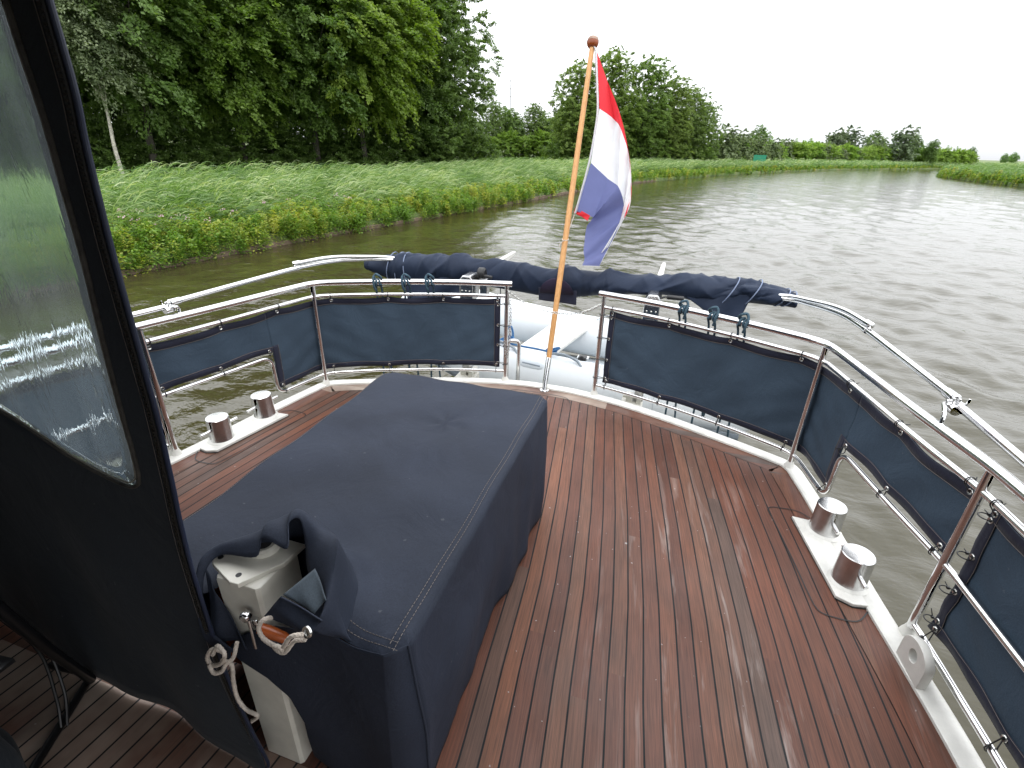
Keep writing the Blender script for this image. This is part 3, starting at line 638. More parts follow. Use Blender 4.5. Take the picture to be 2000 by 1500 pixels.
# meadow grass behind the reeds
o = reed_bed('meadow_grass', LBs, NL, 9000, 26, 128, 10, 46, 0.75, 0.05, 4, 'reed_dark', 6, lean=.4); stuff(o, 'rough green and straw coloured grass on the meadow behind the reeds', 'grass')
def herbs(name, n, y0, y1, d0, d1, hmin, hmax, leaf, per, seed, P=LBs, Nn=NL):
    r = np.random.default_rng(seed); xy, d = along(P, Nn, n, y0, y1, d0, d1, r); z0 = land_z(np.maximum(d,0)) - np.where(d < 0, 0.1, 0)
    patch = 0.5+0.5*np.sin(xy[:,1]*1.1+2*np.sin(xy[:,0]*1.3))*np.sin(xy[:,1]*0.43+0.7)
    h = r.uniform(hmin, hmax, n)*(0.75+0.5*patch); pi = np.repeat(np.arange(n), per); m = n*per
    t = r.random(m)**0.7; rad_ = r.uniform(.02,.26,m)*(1.15-t*0.6)*np.repeat(r.uniform(.7,1.5,n), per); a = r.uniform(0, 6.283, m)
    C = np.stack([xy[pi,0]+rad_*np.cos(a)+0.12*h[pi]*t, xy[pi,1]+rad_*np.sin(a), z0[pi]+h[pi]*t - 0.25*rad_], 1)
    C[:,2] -= np.where(d[pi] < 0.30, 0.30*r.random(m), 0)
    T = np.stack([np.cos(a), np.sin(a), r.normal(-.1,.35,m)], 1) + WIND*0.3; Nn_ = np.stack([np.cos(a)*.4, np.sin(a)*.4, np.ones(m)], 1)+r.normal(0,.35,(m,3))
    ls = np.repeat(leaf*r.uniform(.6,1.5,n), per)*r.uniform(.7,1.25,m)
    V, F = leaf_quads(C, T, Nn_, ls, ls*r.uniform(.35,.7,m))
    tb = np.where(r.random(n) < 0.30, r.uniform(.75,1.0,n), r.uniform(.05,.6,n))*0.75 + 0.3*patch*0.9
    me = npmesh(name, V, F, M['herb'], {'tint': np.clip(tb[pi]+r.normal(0,.08,m),0,1)}); o = bpy.data.objects.new(name, me); COL.objects.link(o); return setp(o, kind='stuff')
stuff(herbs('bank_herbs', 3200, -2, 36, -0.30, 2.9, .40, 1.0, .088, 105, 21), 'bright green and yellowing nettles and herbs along the near water edge', 'plants')
stuff(herbs('bank_herbs', 2200, 34, 110, -0.1, 2.4, .4, 1.0, .16, 40, 22), 'leafy green herbs along the water edge further up the left bank', 'plants')
stuff(herbs('bank_herbs', 1200, 108, 250, -0.1, 2.0, .4, 1.0, .3, 25, 23), 'yellow green water edge growth under the far reeds', 'plants')
stuff(herbs('bank_herbs', 1600, 90, 200, -0.2, 1.6, .6, 1.5, .26, 40, 24, RBs, NR), 'deep green growth at the water line of the right bank point', 'plants')
# pink flower heads among the herbs
r = np.random.default_rng(31); mb = MB()
for k in range(46):
    yy = r.uniform(9.5, 24) if k > 14 else r.uniform(9.5, 15); xx = np.interp(yy, LBs[:,1], LBs[:,0]) - r.uniform(.6, 2.6); zz = -1.5 + r.uniform(.55, 1.0)
    for q in range(int(r.integers(5, 13))):
        c = np.array([xx, yy, zz]) + r.normal(0, .055, 3)*np.array([1,1,.45]); s_ = r.uniform(.014, .03)
        u = r.normal(size=3); u /= np.linalg.norm(u); v_ = np.cross(u, [0,0,1]); v_ /= np.linalg.norm(v_); w_ = np.cross(v_, u)
        mb.add([c+u*s_, c+v_*s_, c-u*s_, c-v_*s_, c+w_*s_, c-w_*s_], [(0,1,4),(1,2,4),(2,3,4),(3,0,4),(1,0,5),(2,1,5),(3,2,5),(0,3,5)])
o = build('wildflowers', mb, M['blossom'], smooth=False); setp(o, 'pale pink flower heads of hemp agrimony among the near bank herbs', 'flowers', kind='stuff')

# ================================================================= things on the far bank
t = thing('channel_sign', (14.7, 124.0, -1.2), 'green boarded sign panel on posts at the far water edge', 'sign')
mb = MB()
for k in range(5): mb.box((13.5, 124.0, -0.75+k*0.41), (15.9, 124.06, -0.37+k*0.41))
build('sign_board', mb, M['green_sign'], t)
for xx in (13.95, 15.45):
    mb = MB(); mb.box((xx-.05, 124.065, -1.6), (xx+.05, 124.16, 1.42)); build('post', mb, M['green_frame'], t)
mb = MB(); mb.box((13.45, 124.066, 0.05), (15.95, 124.12, 0.13)); mb.box((13.45, 124.066, 1.08), (15.95, 124.12, 1.16)); build('cross_rail', mb, M['green_frame'], t)
t = thing('radio_mast', (-185, 570, -1), 'very thin radio mast far away above the distant wood', 'mast')
mb = MB(); mb.tube([(-185,570,-1),(-185,570,40),(-185,570,78)], [0.55,0.4,0.12], 6); build('mast_shaft', mb, M['concrete'], t)
mb = MB()
for k in range(3): mb.tube([(-185.9,570,48+k*7),(-184.1,570,48+k*7)], 0.25, 6)
build('antenna', mb, M['concrete'], t)
t = thing('park_bench', (-19.4, 36.6, -1.25), 'small grey bench just showing above the reeds before the left wood', 'bench')
mb = MB(); 
for k in range(3): mb.box((-20.3, 36.45+0.15*k, -0.62), (-18.5, 36.57+0.15*k, -0.58))
build('seat', mb, M['concrete'], t)
mb = MB()
for k in range(2): mb.box((-20.3, 36.95+0.03*k, -0.46+0.2*k), (-18.5, 36.99+0.03*k, -0.34+0.2*k))
build('backrest', mb, M['concrete'], t)
for xx in (-20.1, -18.7):
    mb = MB(); mb.box((xx-.04, 36.45, -1.3), (xx+.04, 36.9, -0.63)); mb.box((xx-.04, 36.91, -1.3), (xx+.04, 36.94, -0.1)); build('leg', mb, M['concrete'], t)
# ================================================================= the yacht
yacht = thing('motor_yacht', (0, 0, 0), 'aft deck of a motor yacht with brown teak planking, white toe rail and steel railing', 'yacht')
DK = [(0,3.240),(0.193,3.232),(0.5,3.168),(0.842,3.048),(1.2,2.888),(1.44,2.772),(1.50,2.725),(1.525,2.62),(1.56,2.42),(1.605,2.10),(1.645,1.80),(1.695,1.50),(1.735,1.21),(1.79,0.6),(1.83,0),(1.86,-1),(1.87,-2.6)]
half = catmull([(x, y, 0) for x, y in DK], 5)
def offs(P, d):     # offset outline outward by d (right half)
    out = []
    for i, p in enumerate(P):
        a = P[max(i-1, 0)]; c = P[min(i+1, len(P)-1)]; t = (c-a).normalized(); out.append(p + Vector((-t.y, t.x, 0))*d)
    out[0].x = 0; return out
def full(P): return [Vector((-p.x, p.y, p.z)) for p in reversed(P[1:])] + list(P)
outer = full(half); inner = full(offs(half, -0.095)); innerc = full(offs(half, -0.099))
def plankcoord(x, y):
    h = float(np.interp(y, [-3, 0, .8, 1.1, 1.5, 2.0, 2.8, 3.1, 3.3], [.12, .06, 0, -.03, -.06, -.115, -.225, -.265, -.29]))
    return (abs(x) - h) * (1 if x >= 0 else -1) + (0 if x >= 0 else -2.925)
def uvset(o, fn):
    me = o.data; uv = me.uv_layers.new(name='plank'); org = ORG[o.name]
    for p in me.polygons:
        cx = sum(me.vertices[me.loops[l].vertex_index].co.x for l in p.loop_indices)/len(p.loop_indices) + org.x
        for l in p.loop_indices:
            c = me.vertices[me.loops[l].vertex_index].co; uv.data[l].uv = fn(c.x+org.x, c.y+org.y, cx)
def plank_uv(x, y, cx):
    s = 1 if cx >= 0 else -1; h = float(np.interp(y, [-3, 0, .8, 1.1, 1.5, 2.0, 2.8, 3.1, 3.3], [.12, .06, 0, -.03, -.06, -.115, -.225, -.265, -.29]))
    u = abs(x) - h; return (u if s > 0 else u + 2.925, y)
# planking
hi = offs(half, -0.099); ys = np.array([p.y for p in hi][::-1]); xs = np.array([p.x for p in hi][::-1])
o_ = np.argsort(ys); ys, xs = ys[o_], xs[o_]
yy = np.concatenate([np.linspace(-2.6, 2.5, 90), np.linspace(2.51, float(ys.max())-0.002, 60)]); rows = []
for y in yy:
    X = float(np.interp(y, ys, xs)); rows.append([(-X*(1-k/20), y, 0) for k in range(20)] + [(0, y, 0)] + [(X*(k+1)/20, y, 0) for k in range(20)])
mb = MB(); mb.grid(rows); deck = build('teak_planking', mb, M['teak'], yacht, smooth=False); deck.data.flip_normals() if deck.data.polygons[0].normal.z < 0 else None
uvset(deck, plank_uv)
mb = MB(); mb.grid([[tuple(p) for p in inner], [tuple(p) for p in outer]]); o = build('margin_board', mb, M['teak_margin'], yacht, smooth=False)
if o.data.polygons[3].normal.z < 0: o.data.flip_normals()
_P = Path([(p.x, p.y) for p in outer])
def marg_uv(x, y, cx): return (0.03 + (0.5 if abs(cx) > 1.45 else 0.2) + (abs(x)-1.5 if abs(cx) > 1.47 else (y-3.2)), (y if abs(cx) > 1.47 else x+0.4*x))
uvset(o, marg_uv)
mb = MB(); mb.grid([[(0, p.y, -0.004) for p in half], [(p.x, p.y, -0.004) for p in half]]); mb.grid([[(0, p.y, -0.004) for p in half], [(-p.x, p.y, -0.004) for p in half]]); build('deck_caulking', mb, M['caulk'], yacht, smooth=False)
# curved caulk lines of the king plank and the pieces round the bollard pads
def seamline(pts, w=0.005, z=0.0035):
    P = catmull([(x, y, 0) for x, y in pts], 5); mb = MB(); a = offs(P, w/2); c = offs(P, -w/2); a[0] = P[0] + (a[1]-P[1]); c[0] = P[0] + (c[1]-P[1])
    mb.grid([[(p.x, p.y, z) for p in a], [(p.x, p.y, z) for p in c]]); return mb
for s in (1, -1):
    for pts in ([(1.362,2.30),(1.38,2.325),(1.43,2.335),(1.50,2.335),(1.55,2.30)], [(1.362,2.30),(1.385,2.18),(1.415,2.00),(1.445,1.80),(1.458,1.725)], [(1.458,1.725),(1.475,1.695),(1.52,1.685),(1.60,1.693),(1.655,1.76)]):
        mb = seamline([(x*s, y) for x, y in pts]); o = build('caulk_line', mb, M['caulk'], yacht, smooth=False)
mb = seamline([(-.26,3.10),(-.235,3.145),(-.16,3.162),(0,3.168),(.12,3.16),(.17,3.14),(.20,3.085)]); build('caulk_line', mb, M['caulk'], yacht, smooth=False)
# white toe rail: swept lip
cap_o = full(offs(half, 0.078)); mb = MB(); prof = [(0.0, -0.004), (0.001, 0.010), (0.010, 0.014), (0.062, 0.014), (0.078, 0.008), (0.088, -0.02), (0.088, -0.09), (0.06, -0.12)]
mb.grid([[tuple(p + Vector((0,0,z))) for p in full(offs(half, d))] for d, z in prof][::1]); build('toe_rail', mb, M['white'], yacht, angle=60)
# hull below the toe rail
mb = MB(); hp = [(0.060,-.1),(0.050,-.5),(0.02,-1.1),(-0.06,-1.7),(-0.2,-2.3)]
mb.grid([[tuple(p + Vector((0,0,z))) for p in full(offs(half, d))] for d, z in hp]); build('hull', mb, M['hull'], yacht, angle=60)
mb = MB(); mb.box((-1.15, 3.15, -1.72), (1.15, 4.0, -1.66)); build('swim_platform', mb, M['hull'], yacht, bevel=0.01)
# unseen wall behind the camera, added to block light from forward
mb = MB(); mb.box((-1.80, -2.9, 0.0), (1.80, -2.45, 2.0)); build('unseen_forward_wall', mb, M['white'], yacht, bevel=0.02)
# bollard pads
for s in (1, -1):
    pad = [(1.466*s,2.262),(1.532*s,2.275),(1.582*s,2.24),(1.66*s,1.74),(1.655*s,1.76),(1.545*s,1.788)]
    pad = [(1.464*s,2.268),(1.535*s,2.262),(1.588*s,2.215),(1.655*s,1.775),(1.60*s,1.765),(1.545*s,1.79)]
    if s < 0: pad = pad[::-1]
    mb = MB(); mb.prism(pad, -0.003, 0.0165, 0.003); build('bollard_pad', mb, M['white'], yacht, smooth=False)
    mb = MB(); c = (sum(p[0] for p in pad)/6, sum(p[1] for p in pad)/6)
    mb.prism([(c[0]+(p[0]-c[0])*1.035+(0 if 1 else 0), c[1]+(p[1]-c[1])*1.02) for p in pad], 0.001, 0.0045); build('pad_caulking', mb, M['caulk'], yacht, smooth=False)
    for bx, by in ((1.587, 2.205), (1.612, 1.893)):
        lean = Vector((0.0, 0.0, 1)); mb = MB()
        mb.lathe([(0.069,0.016),(0.066,0.022),(0.0625,0.03),(0.0605,0.155),(0.0600,0.160),(0.057,0.163),(0.002,0.166)], (bx*s, by, 0), lean, 40); bo = build('bollard', mb, M['steel_rough'], yacht, angle=30)
        mb = MB(); mb.lathe([(0.078,0.0155),(0.074,0.020),(0.066,0.026),(0.0635,0.027)], (bx*s, by, 0), lean, 40); build('weld_skirt', mb, M['white'], bo)
        mb = MB(); ang = -0.10*s; d = Vector((math.sin(ang), math.cos(ang), 0)); p = Vector((bx*s, by, 0.098)); mb.tube([p-d*0.118, p-d*0.116, p+d*0.116, p+d*0.118], [0.006,0.0085,0.0085,0.006], 14); build('crossbar', mb, M['steel'], bo)
# mooring eye plate by each side post
for s in (1, -1):
    n = 48; hole = []; outl = []
    for k in range(n):
        a = 2*math.pi*k/n; cc_, q = math.cos(a), math.sin(a); hole.append((0.021*cc_, 0.082+0.024*q))
        if q >= 0: outl.append((0.070*cc_, 0.082+0.058*q))
        else:
            tt_ = min(0.070/max(abs(cc_), 1e-6), 0.079/abs(q)); outl.append((cc_*tt_, 0.082+q*tt_))
    mb = MB(); cx, cy = 1.712, 1.515; d = Vector((-0.11*s, 1, 0)).normalized(); nn = Vector((1, 0.11*s, 0)).normalized()
    P = lambda uv, w: Vector((cx*s, cy, 0)) + d*uv[0] + Vector((0,0,uv[1])) + nn*w
    W = 0.013; rows = [[P(h, -W) for h in hole+hole[:1]], [P((h[0]*1.06,0.082+(h[1]-0.082)*1.06), -W-0.002) for h in hole+hole[:1]], [P((q[0]*.97,0.07+(q[1]-.07)*.97), -W-0.002) for q in outl+outl[:1]], [P(q, -W+.002) for q in outl+outl[:1]], [P(q, W-.002) for q in outl+outl[:1]], [P((q[0]*.97,0.07+(q[1]-.07)*.97), W+.002) for q in outl+outl[:1]], [P((h[0]*1.06,0.082+(h[1]-0.082)*1.06), W+.002) for h in hole+hole[:1]], [P(h, W) for h in hole+hole[:1]], [P(h, -W) for h in hole+hole[:1]]]
    mb.grid(rows); build('mooring_eye', mb, M['white'], yacht, angle=50)
# ---------------------------------------------------------------- railing
SIDE = [(0.335,3.262),(0.60,3.190),(0.85,3.100),(1.20,2.945),(1.530,2.765),(1.565,2.60),(1.615,2.36),(1.685,2.02),(1.765,1.69),(1.82,1.2),(1.86,0.6),(1.885,0),(1.90,-1),(1.905,-2.4)]
SIDE = fillet([(x, y, 0) for x, y in SIDE], [0,.1,.1,.1,.14,.1,.1,.1,.1,.1,.1,.1,.1,0], 5)
RAILP = Path([(p.x, p.y) for p in SIDE])
def rp(s, d, z, side, off=0.0):
    p, n = RAILP.at(d); p = p - n*off if n.length else p
    return Vector((p.x*side, p.y, z))
# n = right normal of travel; travelling from the gate outward and forward the outboard side is -n... checked below
_p, _n = RAILP.at(RAILP.s_at_y(1.0)); OUTS = -1 if _n.x > 0 else 1
def rpo(d, z, side, off=0.0):
    p, n = RAILP.at(d); q = p - n*(OUTS*off); return Vector((q.x*side, q.y, z))
S_C = RAILP.s_at_y(2.765 - 0.02); S_N = RAILP.s_at_y(2.375); S_1 = RAILP.s_at_y(1.69); S_E = RAILP.L
ZT, ZM, ZL, ZH = 0.742, 0.655, 0.088, 0.352
def railpath(d0, d1, z, side, step=0.05):
    n = max(2, int((d1-d0)/step)); return [rpo(d0+(d1-d0)*k/n, z, side) for k in range(n+1)]
for s in (1, -1):
    top = railpath(0, S_E, ZT, s); e = (top[0]-top[1]).normalized(); top = [top[0]+e*0.035, top[0]+e*0.033] + top
    mb = MB(); mb.tube(top, [0.0165]+[0.0195]*(len(top)-1), 18); build('top_rail', mb, M['steel'], yacht, angle=50)
    mb = MB(); mb.tube(railpath(0.004, S_E, ZM, s), 0.0118, 14); build('middle_rail', mb, M['steel'], yacht, angle=50)
    low = [Vector(p) for p in railpath(0.004, S_N, ZL, s)]; up_ = [rpo(S_N+0.012, ZH, s)] + [Vector(p) for p in railpath(S_N+0.06, S_E, ZH, s)]
    path = low[:-5] + fillet([low[-5], low[-1], rpo(S_N+0.004, ZH, s), rpo(S_N+0.2, ZH, s)], [0, .075, .075, 0], 8)[1:-1] + railpath(S_N+0.2, S_E, ZH, s)
    mb = MB(); mb.tube(path, 0.0118, 14); build('lower_rail', mb, M['steel'], yacht, angle=50)
    mb = MB(); mb.tube(railpath(S_1, S_E, 0.062, s), 0.0118, 14); build('foot_rail', mb, M['steel'], yacht, angle=50)
    post_s = [0.0, RAILP.s_at_y(2.765)*1.0, S_1, S_1+0.0001, RAILP.s_at_y(0.35), RAILP.s_at_y(-1.1)]
    cpt = min(range(len(SIDE)), key=lambda i: (SIDE[i]-Vector((1.530,2.765,0))).length); post_s[1] = RAILP.l[cpt]
    for k, d in enumerate(post_s):
        if s > 0 and k == 3: continue
        b0 = rpo(d, 0.0, s)
        if s < 0 and k in (2, 3): b0.x += 0.035
        if k == 3: b0.x += 0.034*s
        mb = MB(); mb.tube([b0+Vector((0,0,0.0)), b0+Vector((0,0,ZT-0.008))], 0.0155 if k != 3 else 0.0105, 18, cap=False); po = build('rail_post', mb, M['steel'], yacht, angle=50)
        mb = MB(); mb.lathe([(0.030,0.0),(0.026,0.016),(0.0195,0.030),(0.0165,0.040)], b0 + Vector((0,0,0.006)), (0,0,1), 20); build('post_foot', mb, M['white'], po)
# stern ladder handle
mb = MB(); a = [Vector((-0.355, 3.36, -0.5)), Vector((-0.355, 3.36, 0.29)), Vector((-0.275, 3.40, 0.29)), Vector((-0.275, 3.40, -0.5))]
mb.tube(fillet(a, .075, 8), 0.0145, 16); build('ladder_handle', mb, M['steel'], yacht, angle=50)
# stern light and winch brackets bolted below the toe rail
for bx, by in ((-0.69, 3.33), (0.60, 3.33)):
    mb = MB(); mb.box((bx-.075, by-.03, -.15), (bx+.075, by+.13, -.045), 0.006); mb.box((bx-.045, by+.02, -.046), (bx-.0, by+.10, -.0)); mb.box((bx+.03, by+.0, -.048), (bx+.062, by+.12, .005)); mb.tube([(bx-.07,by+.05,-.02),(bx+.07,by+.05,-.02)], .012, 10)
    build('davit_bracket', mb, M['offwhite'], yacht, bevel=0.004)

# ---------------------------------------------------------------- weather cloths laced to the railing
def weather_cloth(side, s0, s1, notch, label, zt=0.630, zb0=0.114, zbh=0.368, step=0.0125, edge0=True, edge1=True, seed=0, ties_v=(0.600,0.44,0.285,0.145)):
    org = rpo((s0+s1)/2, 0, side); t = thing('weather_cloth', org, label, 'weather cloth', 'weather cloths laced to the railing')
    rr = random.Random(seed); W = 0.040; off = 0.020
    sp = 0.37; ntop = max(2, round((s1-s0)/sp)+1); tops = [s0+0.02 + (s1-s0-0.04)*k/(ntop-1) for k in range(ntop)]
    def scal(d, T, a):
        for x, y in zip(T, T[1:]):
            if x <= d <= y: return a*(1-(2*(d-x)/(y-x)-1)**2)
        return 0
    def ztop(d): return zt - scal(d, tops, 0.011)
    segs = [(s0, s1, zb0)] if not notch else [(s0, notch, zb0), (notch, s1, zbh)]
    bots = []
    for a, c, z in segs: 
        nb = max(2, round((c-a)/0.38)+1); bots.append([a+0.025 + (c-a-0.05)*k/(nb-1) for k in range(nb)])
    def zbot(d, k): return segs[k][2] + scal(d, bots[k], 0.008)
    def P(d, z, w):
        f = (z-0.13)/0.47
        wr = 0.006*math.sin(d*9+z*5+seed) + 0.005*math.sin(d*23-z*14+seed*2)*(0.4+0.6*f)
        # diagonal pull creases from the lower corners
        for cs in (s0, s1) + ((S_C,) if s0 < S_C < s1 else ()):
            q = abs(d-cs); wr += 0.0075*math.exp(-q*3.5)*math.sin((q*0.55 + (z-0.13)*1.0)*46)*math.exp(-(z-.13)*4)
        return rpo(d, z, side, off + w + wr*0.8)
    body = MB(); bord = MB(); bordb = MB(); stitch = MB()
    rowsz = 22
    for k, (a, c, zz) in enumerate(segs):
        n = max(4, int((c-a)/step)); cols = []
        for i in range(n+1):
            d = a+(c-a)*i/n; z0, z1 = zbot(d, k), ztop(d); cols.append([P(d, z0+(z1-z0)*j/rowsz, 0) for j in range(rowsz+1)])
        body.grid(cols)
        for tgt, w in ((bord, -0.0035), (bordb, 0.0035)):
            tgt.grid([[P(a+(c-a)*i/n, ztop(a+(c-a)*i/n)+0.002-W*j/2, w) for j in range(3)] for i in range(n+1)])
            e0 = W if (k == 0) else 0; 
            tgt.grid([[P(a+(c-a)*i/n, zbot(a+(c-a)*i/n, k)-0.002+W*j/2, w*1.15) for j in range(3)] for i in range(n+1)])
        stitch.tube([P(a+(c-a)*i/n, ztop(a+(c-a)*i/n)-W+0.004, -0.0055) for i in range(n+1)], 0.0010, 4)
        stitch.tube([P(a+(c-a)*i/n, zbot(a+(c-a)*i/n, k)+W-0.005, -0.0058) for i in range(n+1)], 0.0010, 4)
    def vband(d0, d1, z0, z1):
        for tgt, w in ((bord, -0.0042), (bordb, 0.0042)): tgt.grid([[P(d0+(d1-d0)*i/3, z0+(z1-z0)*j/16, w) for j in range(17)] for i in range(4)])
        stitch.tube([P(d1 if d1 not in (s0, s1, notch) else d0, z0+(z1-z0)*j/16, -0.0058) for j in range(17)], 0.0010, 4)
    if edge0: vband(s0, s0+W, zbot(s0,0), ztop(s0))
    if edge1: vband(s1-W, s1, zbot(s1,len(segs)-1), ztop(s1))
    if notch: vband(notch-W, notch, zb0, zbh+W)
    build('cloth_panel', body, M['cloth'], t, angle=80, solid=0.0015)
    bo = build('hem_border', bord, M['border'], t, angle=80, solid=0.001); bo2 = build('hem_border', bordb, M['border'], t, angle=80, solid=0.001)
    build('stitching', stitch, M['thread'], t, smooth=False)
    def eyelet(d, z):
        p = P(d, z, -0.006); nn = (P(d, z, 1)-P(d, z, 0)).normalized(); mb = MB()
        mb.lathe([(0.0045,0.0),(0.0045,0.003),(0.0095,0.0045),(0.0115,0.002),(0.0115,-0.001)], p + nn*0.002, -nn, 14); ey = build('eyelet', mb, M['chrome'], t, angle=50); return p
    def loop(pa, cb, axis, rr_, tail):
        """cable tie from an eyelet round a tube centred at cb with direction axis"""
        ax = Vector(axis).normalized(); u = (pa-cb); u = (u-ax*u.dot(ax)); L = u.length; u.normalize(); w = ax.cross(u); pts = []
        for k in range(14):
            a = math.radians(55 + 250*k/13); pts.append(cb + (u*math.cos(a) + w*math.sin(a))*(rr_+0.003))
        sh = ax*rr.uniform(-.006,.006); pts = [pa + w*0.0015 + u*0.0] + pts + [pa - w*0.0015]
        mb = MB(); mb.tube([p + sh*(0.5) for p in pts], 0.0021, 6, closed=True)
        e = pts[1]; mb.tube([e, e + (w*0.9 + ax*rr.uniform(-1,1) - u*0.2).normalized()*tail], [0.0022, 0.0016], 6)
        mb.box(tuple(e-Vector((.004,.004,.004))), tuple(e+Vector((.004,.004,.004)))); build('cable_tie', mb, M['black'], t)
    for d in tops:
        z = ztop(d)-0.014; p = eyelet(d, z); loop(p, rpo(d, ZM, side), rpo(d+.02, 0, side)-rpo(d-.02, 0, side), 0.0125, rr.uniform(.012,.03))
    for k, T in enumerate(bots):
        for d in T:
            z = zbot(d, k)+0.014; p = eyelet(d, z); zr = (0.062 if s0 > S_1 - 0.1 else (ZL if k == 0 else ZH)); loop(p, rpo(d, zr, side), rpo(d+.02, 0, side)-rpo(d-.02, 0, side), 0.0125, rr.uniform(.010,.025))
    for flag_, d, pd in ((edge0, s0, (0.0 if s0 < 0.5 else S_1+0.055)),):
        if flag_:
            for z in ties_v: p = eyelet(d+0.014, z-0.012 if z > .5 else z); loop(p, rpo(pd, z, side), (0,0,1), 0.0165, rr.uniform(.01,.03))
    return t
SN = S_N - 0.028
weather_cloth(1, 0.045, S_1-0.03, SN, 'slate blue cloth with a notch over the right hand bollards', seed=1, edge1=False)
weather_cloth(-1, 0.045, S_1-0.03, SN, 'slate blue cloth with a notch over the left hand bollards, left of the flagpole', seed=2, edge1=False)
weather_cloth(1, S_1+0.045, RAILP.s_at_y(-0.6), None, 'slate blue cloth at the lower right edge of the picture, near the mooring eye', zb0=0.105, seed=3)
weather_cloth(-1, S_1+0.045, RAILP.s_at_y(-0.6), None, 'slate blue cloth behind the side curtain, mostly seen through its window', zb0=0.105, seed=4)

# ---------------------------------------------------------------- folded bimini bow and its rolled canvas
t = thing('bimini_frame', (0, 2.0, 0.8), 'folded steel bimini bow lying aft outside the railing, with hinge fittings on each side', 'bimini frame')
for s in (1, -1):
    hx = 1.775 if s > 0 else 1.745; hy = 2.08 if s > 0 else 1.93
    A = Vector((hx*s, hy, 0.812)); Bc = Vector((1.705*s, 2.86, 0.812))
    main = fillet([A, Bc, (1.67*s, 3.18, 0.80), (1.47*s, 3.585, 0.76), (1.2*s, 3.66, 0.72)], [0,.2,.2,.2,0], 8); mb = MB(); mb.tube(main, 0.0150, 16); build('bow_tube', mb, M['steel'], t, angle=50)
    sec = fillet([Bc + Vector((0.0,-0.02,0.030)), Vector((1.655*s, 3.14, 0.838)), Vector((1.455*s, 3.60, 0.772)), Vector((1.2*s, 3.66, 0.735))], [0,.15,.2,0], 8); mb = MB(); mb.tube(sec, 0.0135, 16); build('bow_tube', mb, M['steel'], t, angle=50)
    fw = fillet([A + Vector((0.012*s,-0.03,-0.018)), (1.815*s, 1.62, 0.79), (1.88*s, 0.6, 0.80), (1.90*s, -0.8, 0.95)], [0,.1,.1,0], 6); mb = MB(); mb.tube(fw, 0.0150, 16); build('bow_tube', mb, M['steel'], t, angle=50)
    # hinge: two jaws, end plug, pin and thumb lever
    d = (Bc-A).normalized(); mb = MB(); mb.lathe([(0.014,-.035),(0.0195,-.03),(0.0195,0.025),(0.016,0.035)], A, d, 18); hg = build('hinge', mb, M['steel'], t)
    mb = MB(); o2 = A + Vector((0,-0.035,-0.01)); mb.box((o2.x-.013,o2.y-.016,o2.z-.035),(o2.x-.006,o2.y+.022,o2.z+.02)); mb.box((o2.x+.006,o2.y-.016,o2.z-.035),(o2.x+.013,o2.y+.022,o2.z+.02)); build('jaw', mb, M['steel'], hg, bevel=0.003)
    mb = MB(); mb.tube([o2+Vector((-.022,0.004,0)), o2+Vector((.022,0.004,0))], 0.006, 10); mb.tube([o2+Vector((.02*s,0,0)), o2+Vector((.034*s,-.008,-.002)), o2+Vector((.036*s,-.012,.022))], [.004,.005,.004], 8); build('pin', mb, M['steel'], hg)
    mb = MB(); mb.lathe([(0.0185,-.02),(0.0195,-.014),(0.0195,0.014),(0.0185,0.02)], o2+Vector((0,-.012,-.022)), d, 16); build('collar', mb, M['steel'], hg)
    # bracket tube from the top rail
    q = rpo(RAILP.s_at_y(hy-(0.15 if s > 0 else 0.02)), ZT, s); mb = MB(); mb.tube(fillet([q, q+Vector((0.004*s,0.01,0.05)), o2+Vector((-.035*s,-.01,-.005)), o2+Vector((0,0,-.01))], .02, 5), 0.0075, 10); build('rail_bracket', mb, M['steel'], t)
    mb = MB(); c = Bc + Vector((0,-.02,0)); mb.lathe([(0.0185,-.018),(0.019,0.018)], c, d, 16); mb.box((c.x-.009,c.y-.022,c.z),(c.x+.009,c.y+.012,c.z+.045)); cl = build('clamp', mb, M['steel'], t, bevel=0.003)
    mb = MB(); c2 = sec[0]; mb.lathe([(0.006,-.03),(0.0175,-.024),(0.0185,0.02)], c2, (Vector(sec[1])-c2).normalized(), 16); mb.tube([c2+Vector((-.018,-.01,-.006)), c2+Vector((.018,-.01,-.006))], .0045, 8); build('end_plug', mb, M['steel'], cl)
# rolled canvas
t = thing('rolled_canvas', (0, 3.5, 0.74), 'rolled navy bimini canvas with creases and pale blue piping, lying across the stern', 'canvas roll')
kx = [-1.53,-1.40,-1.30,-1.20,-0.99,-0.78,-0.58,-0.38,-0.13,0.11,0.30,0.53,0.70,0.90,1.04,1.16,1.24,1.34,1.43,1.50]
ktop = [.785,.812,.822,.828,.838,.841,.84,.835,.827,.828,.824,.827,.832,.845,.856,.862,.862,.855,.838,.812]
kbot = [.668,.628,.60,.60,.622,.640,.640,.632,.628,.640,.67,.712,.725,.70,.70,.71,.722,.722,.728,.722]
def ridged(a): return 1-abs(math.sin(a))*2
nx, na_ = 460, 72; rows = []
_xx, _aa = np.meshgrid(-1.53 + 3.03*np.arange(nx+1)/nx, 2*np.pi*np.arange(na_+1)/na_, indexing='ij'); CRE = 0.004*np.sin(3*_aa+_xx*6)+0.004*np.sin(_xx*4.0-_aa)
_r = np.random.default_rng(12)
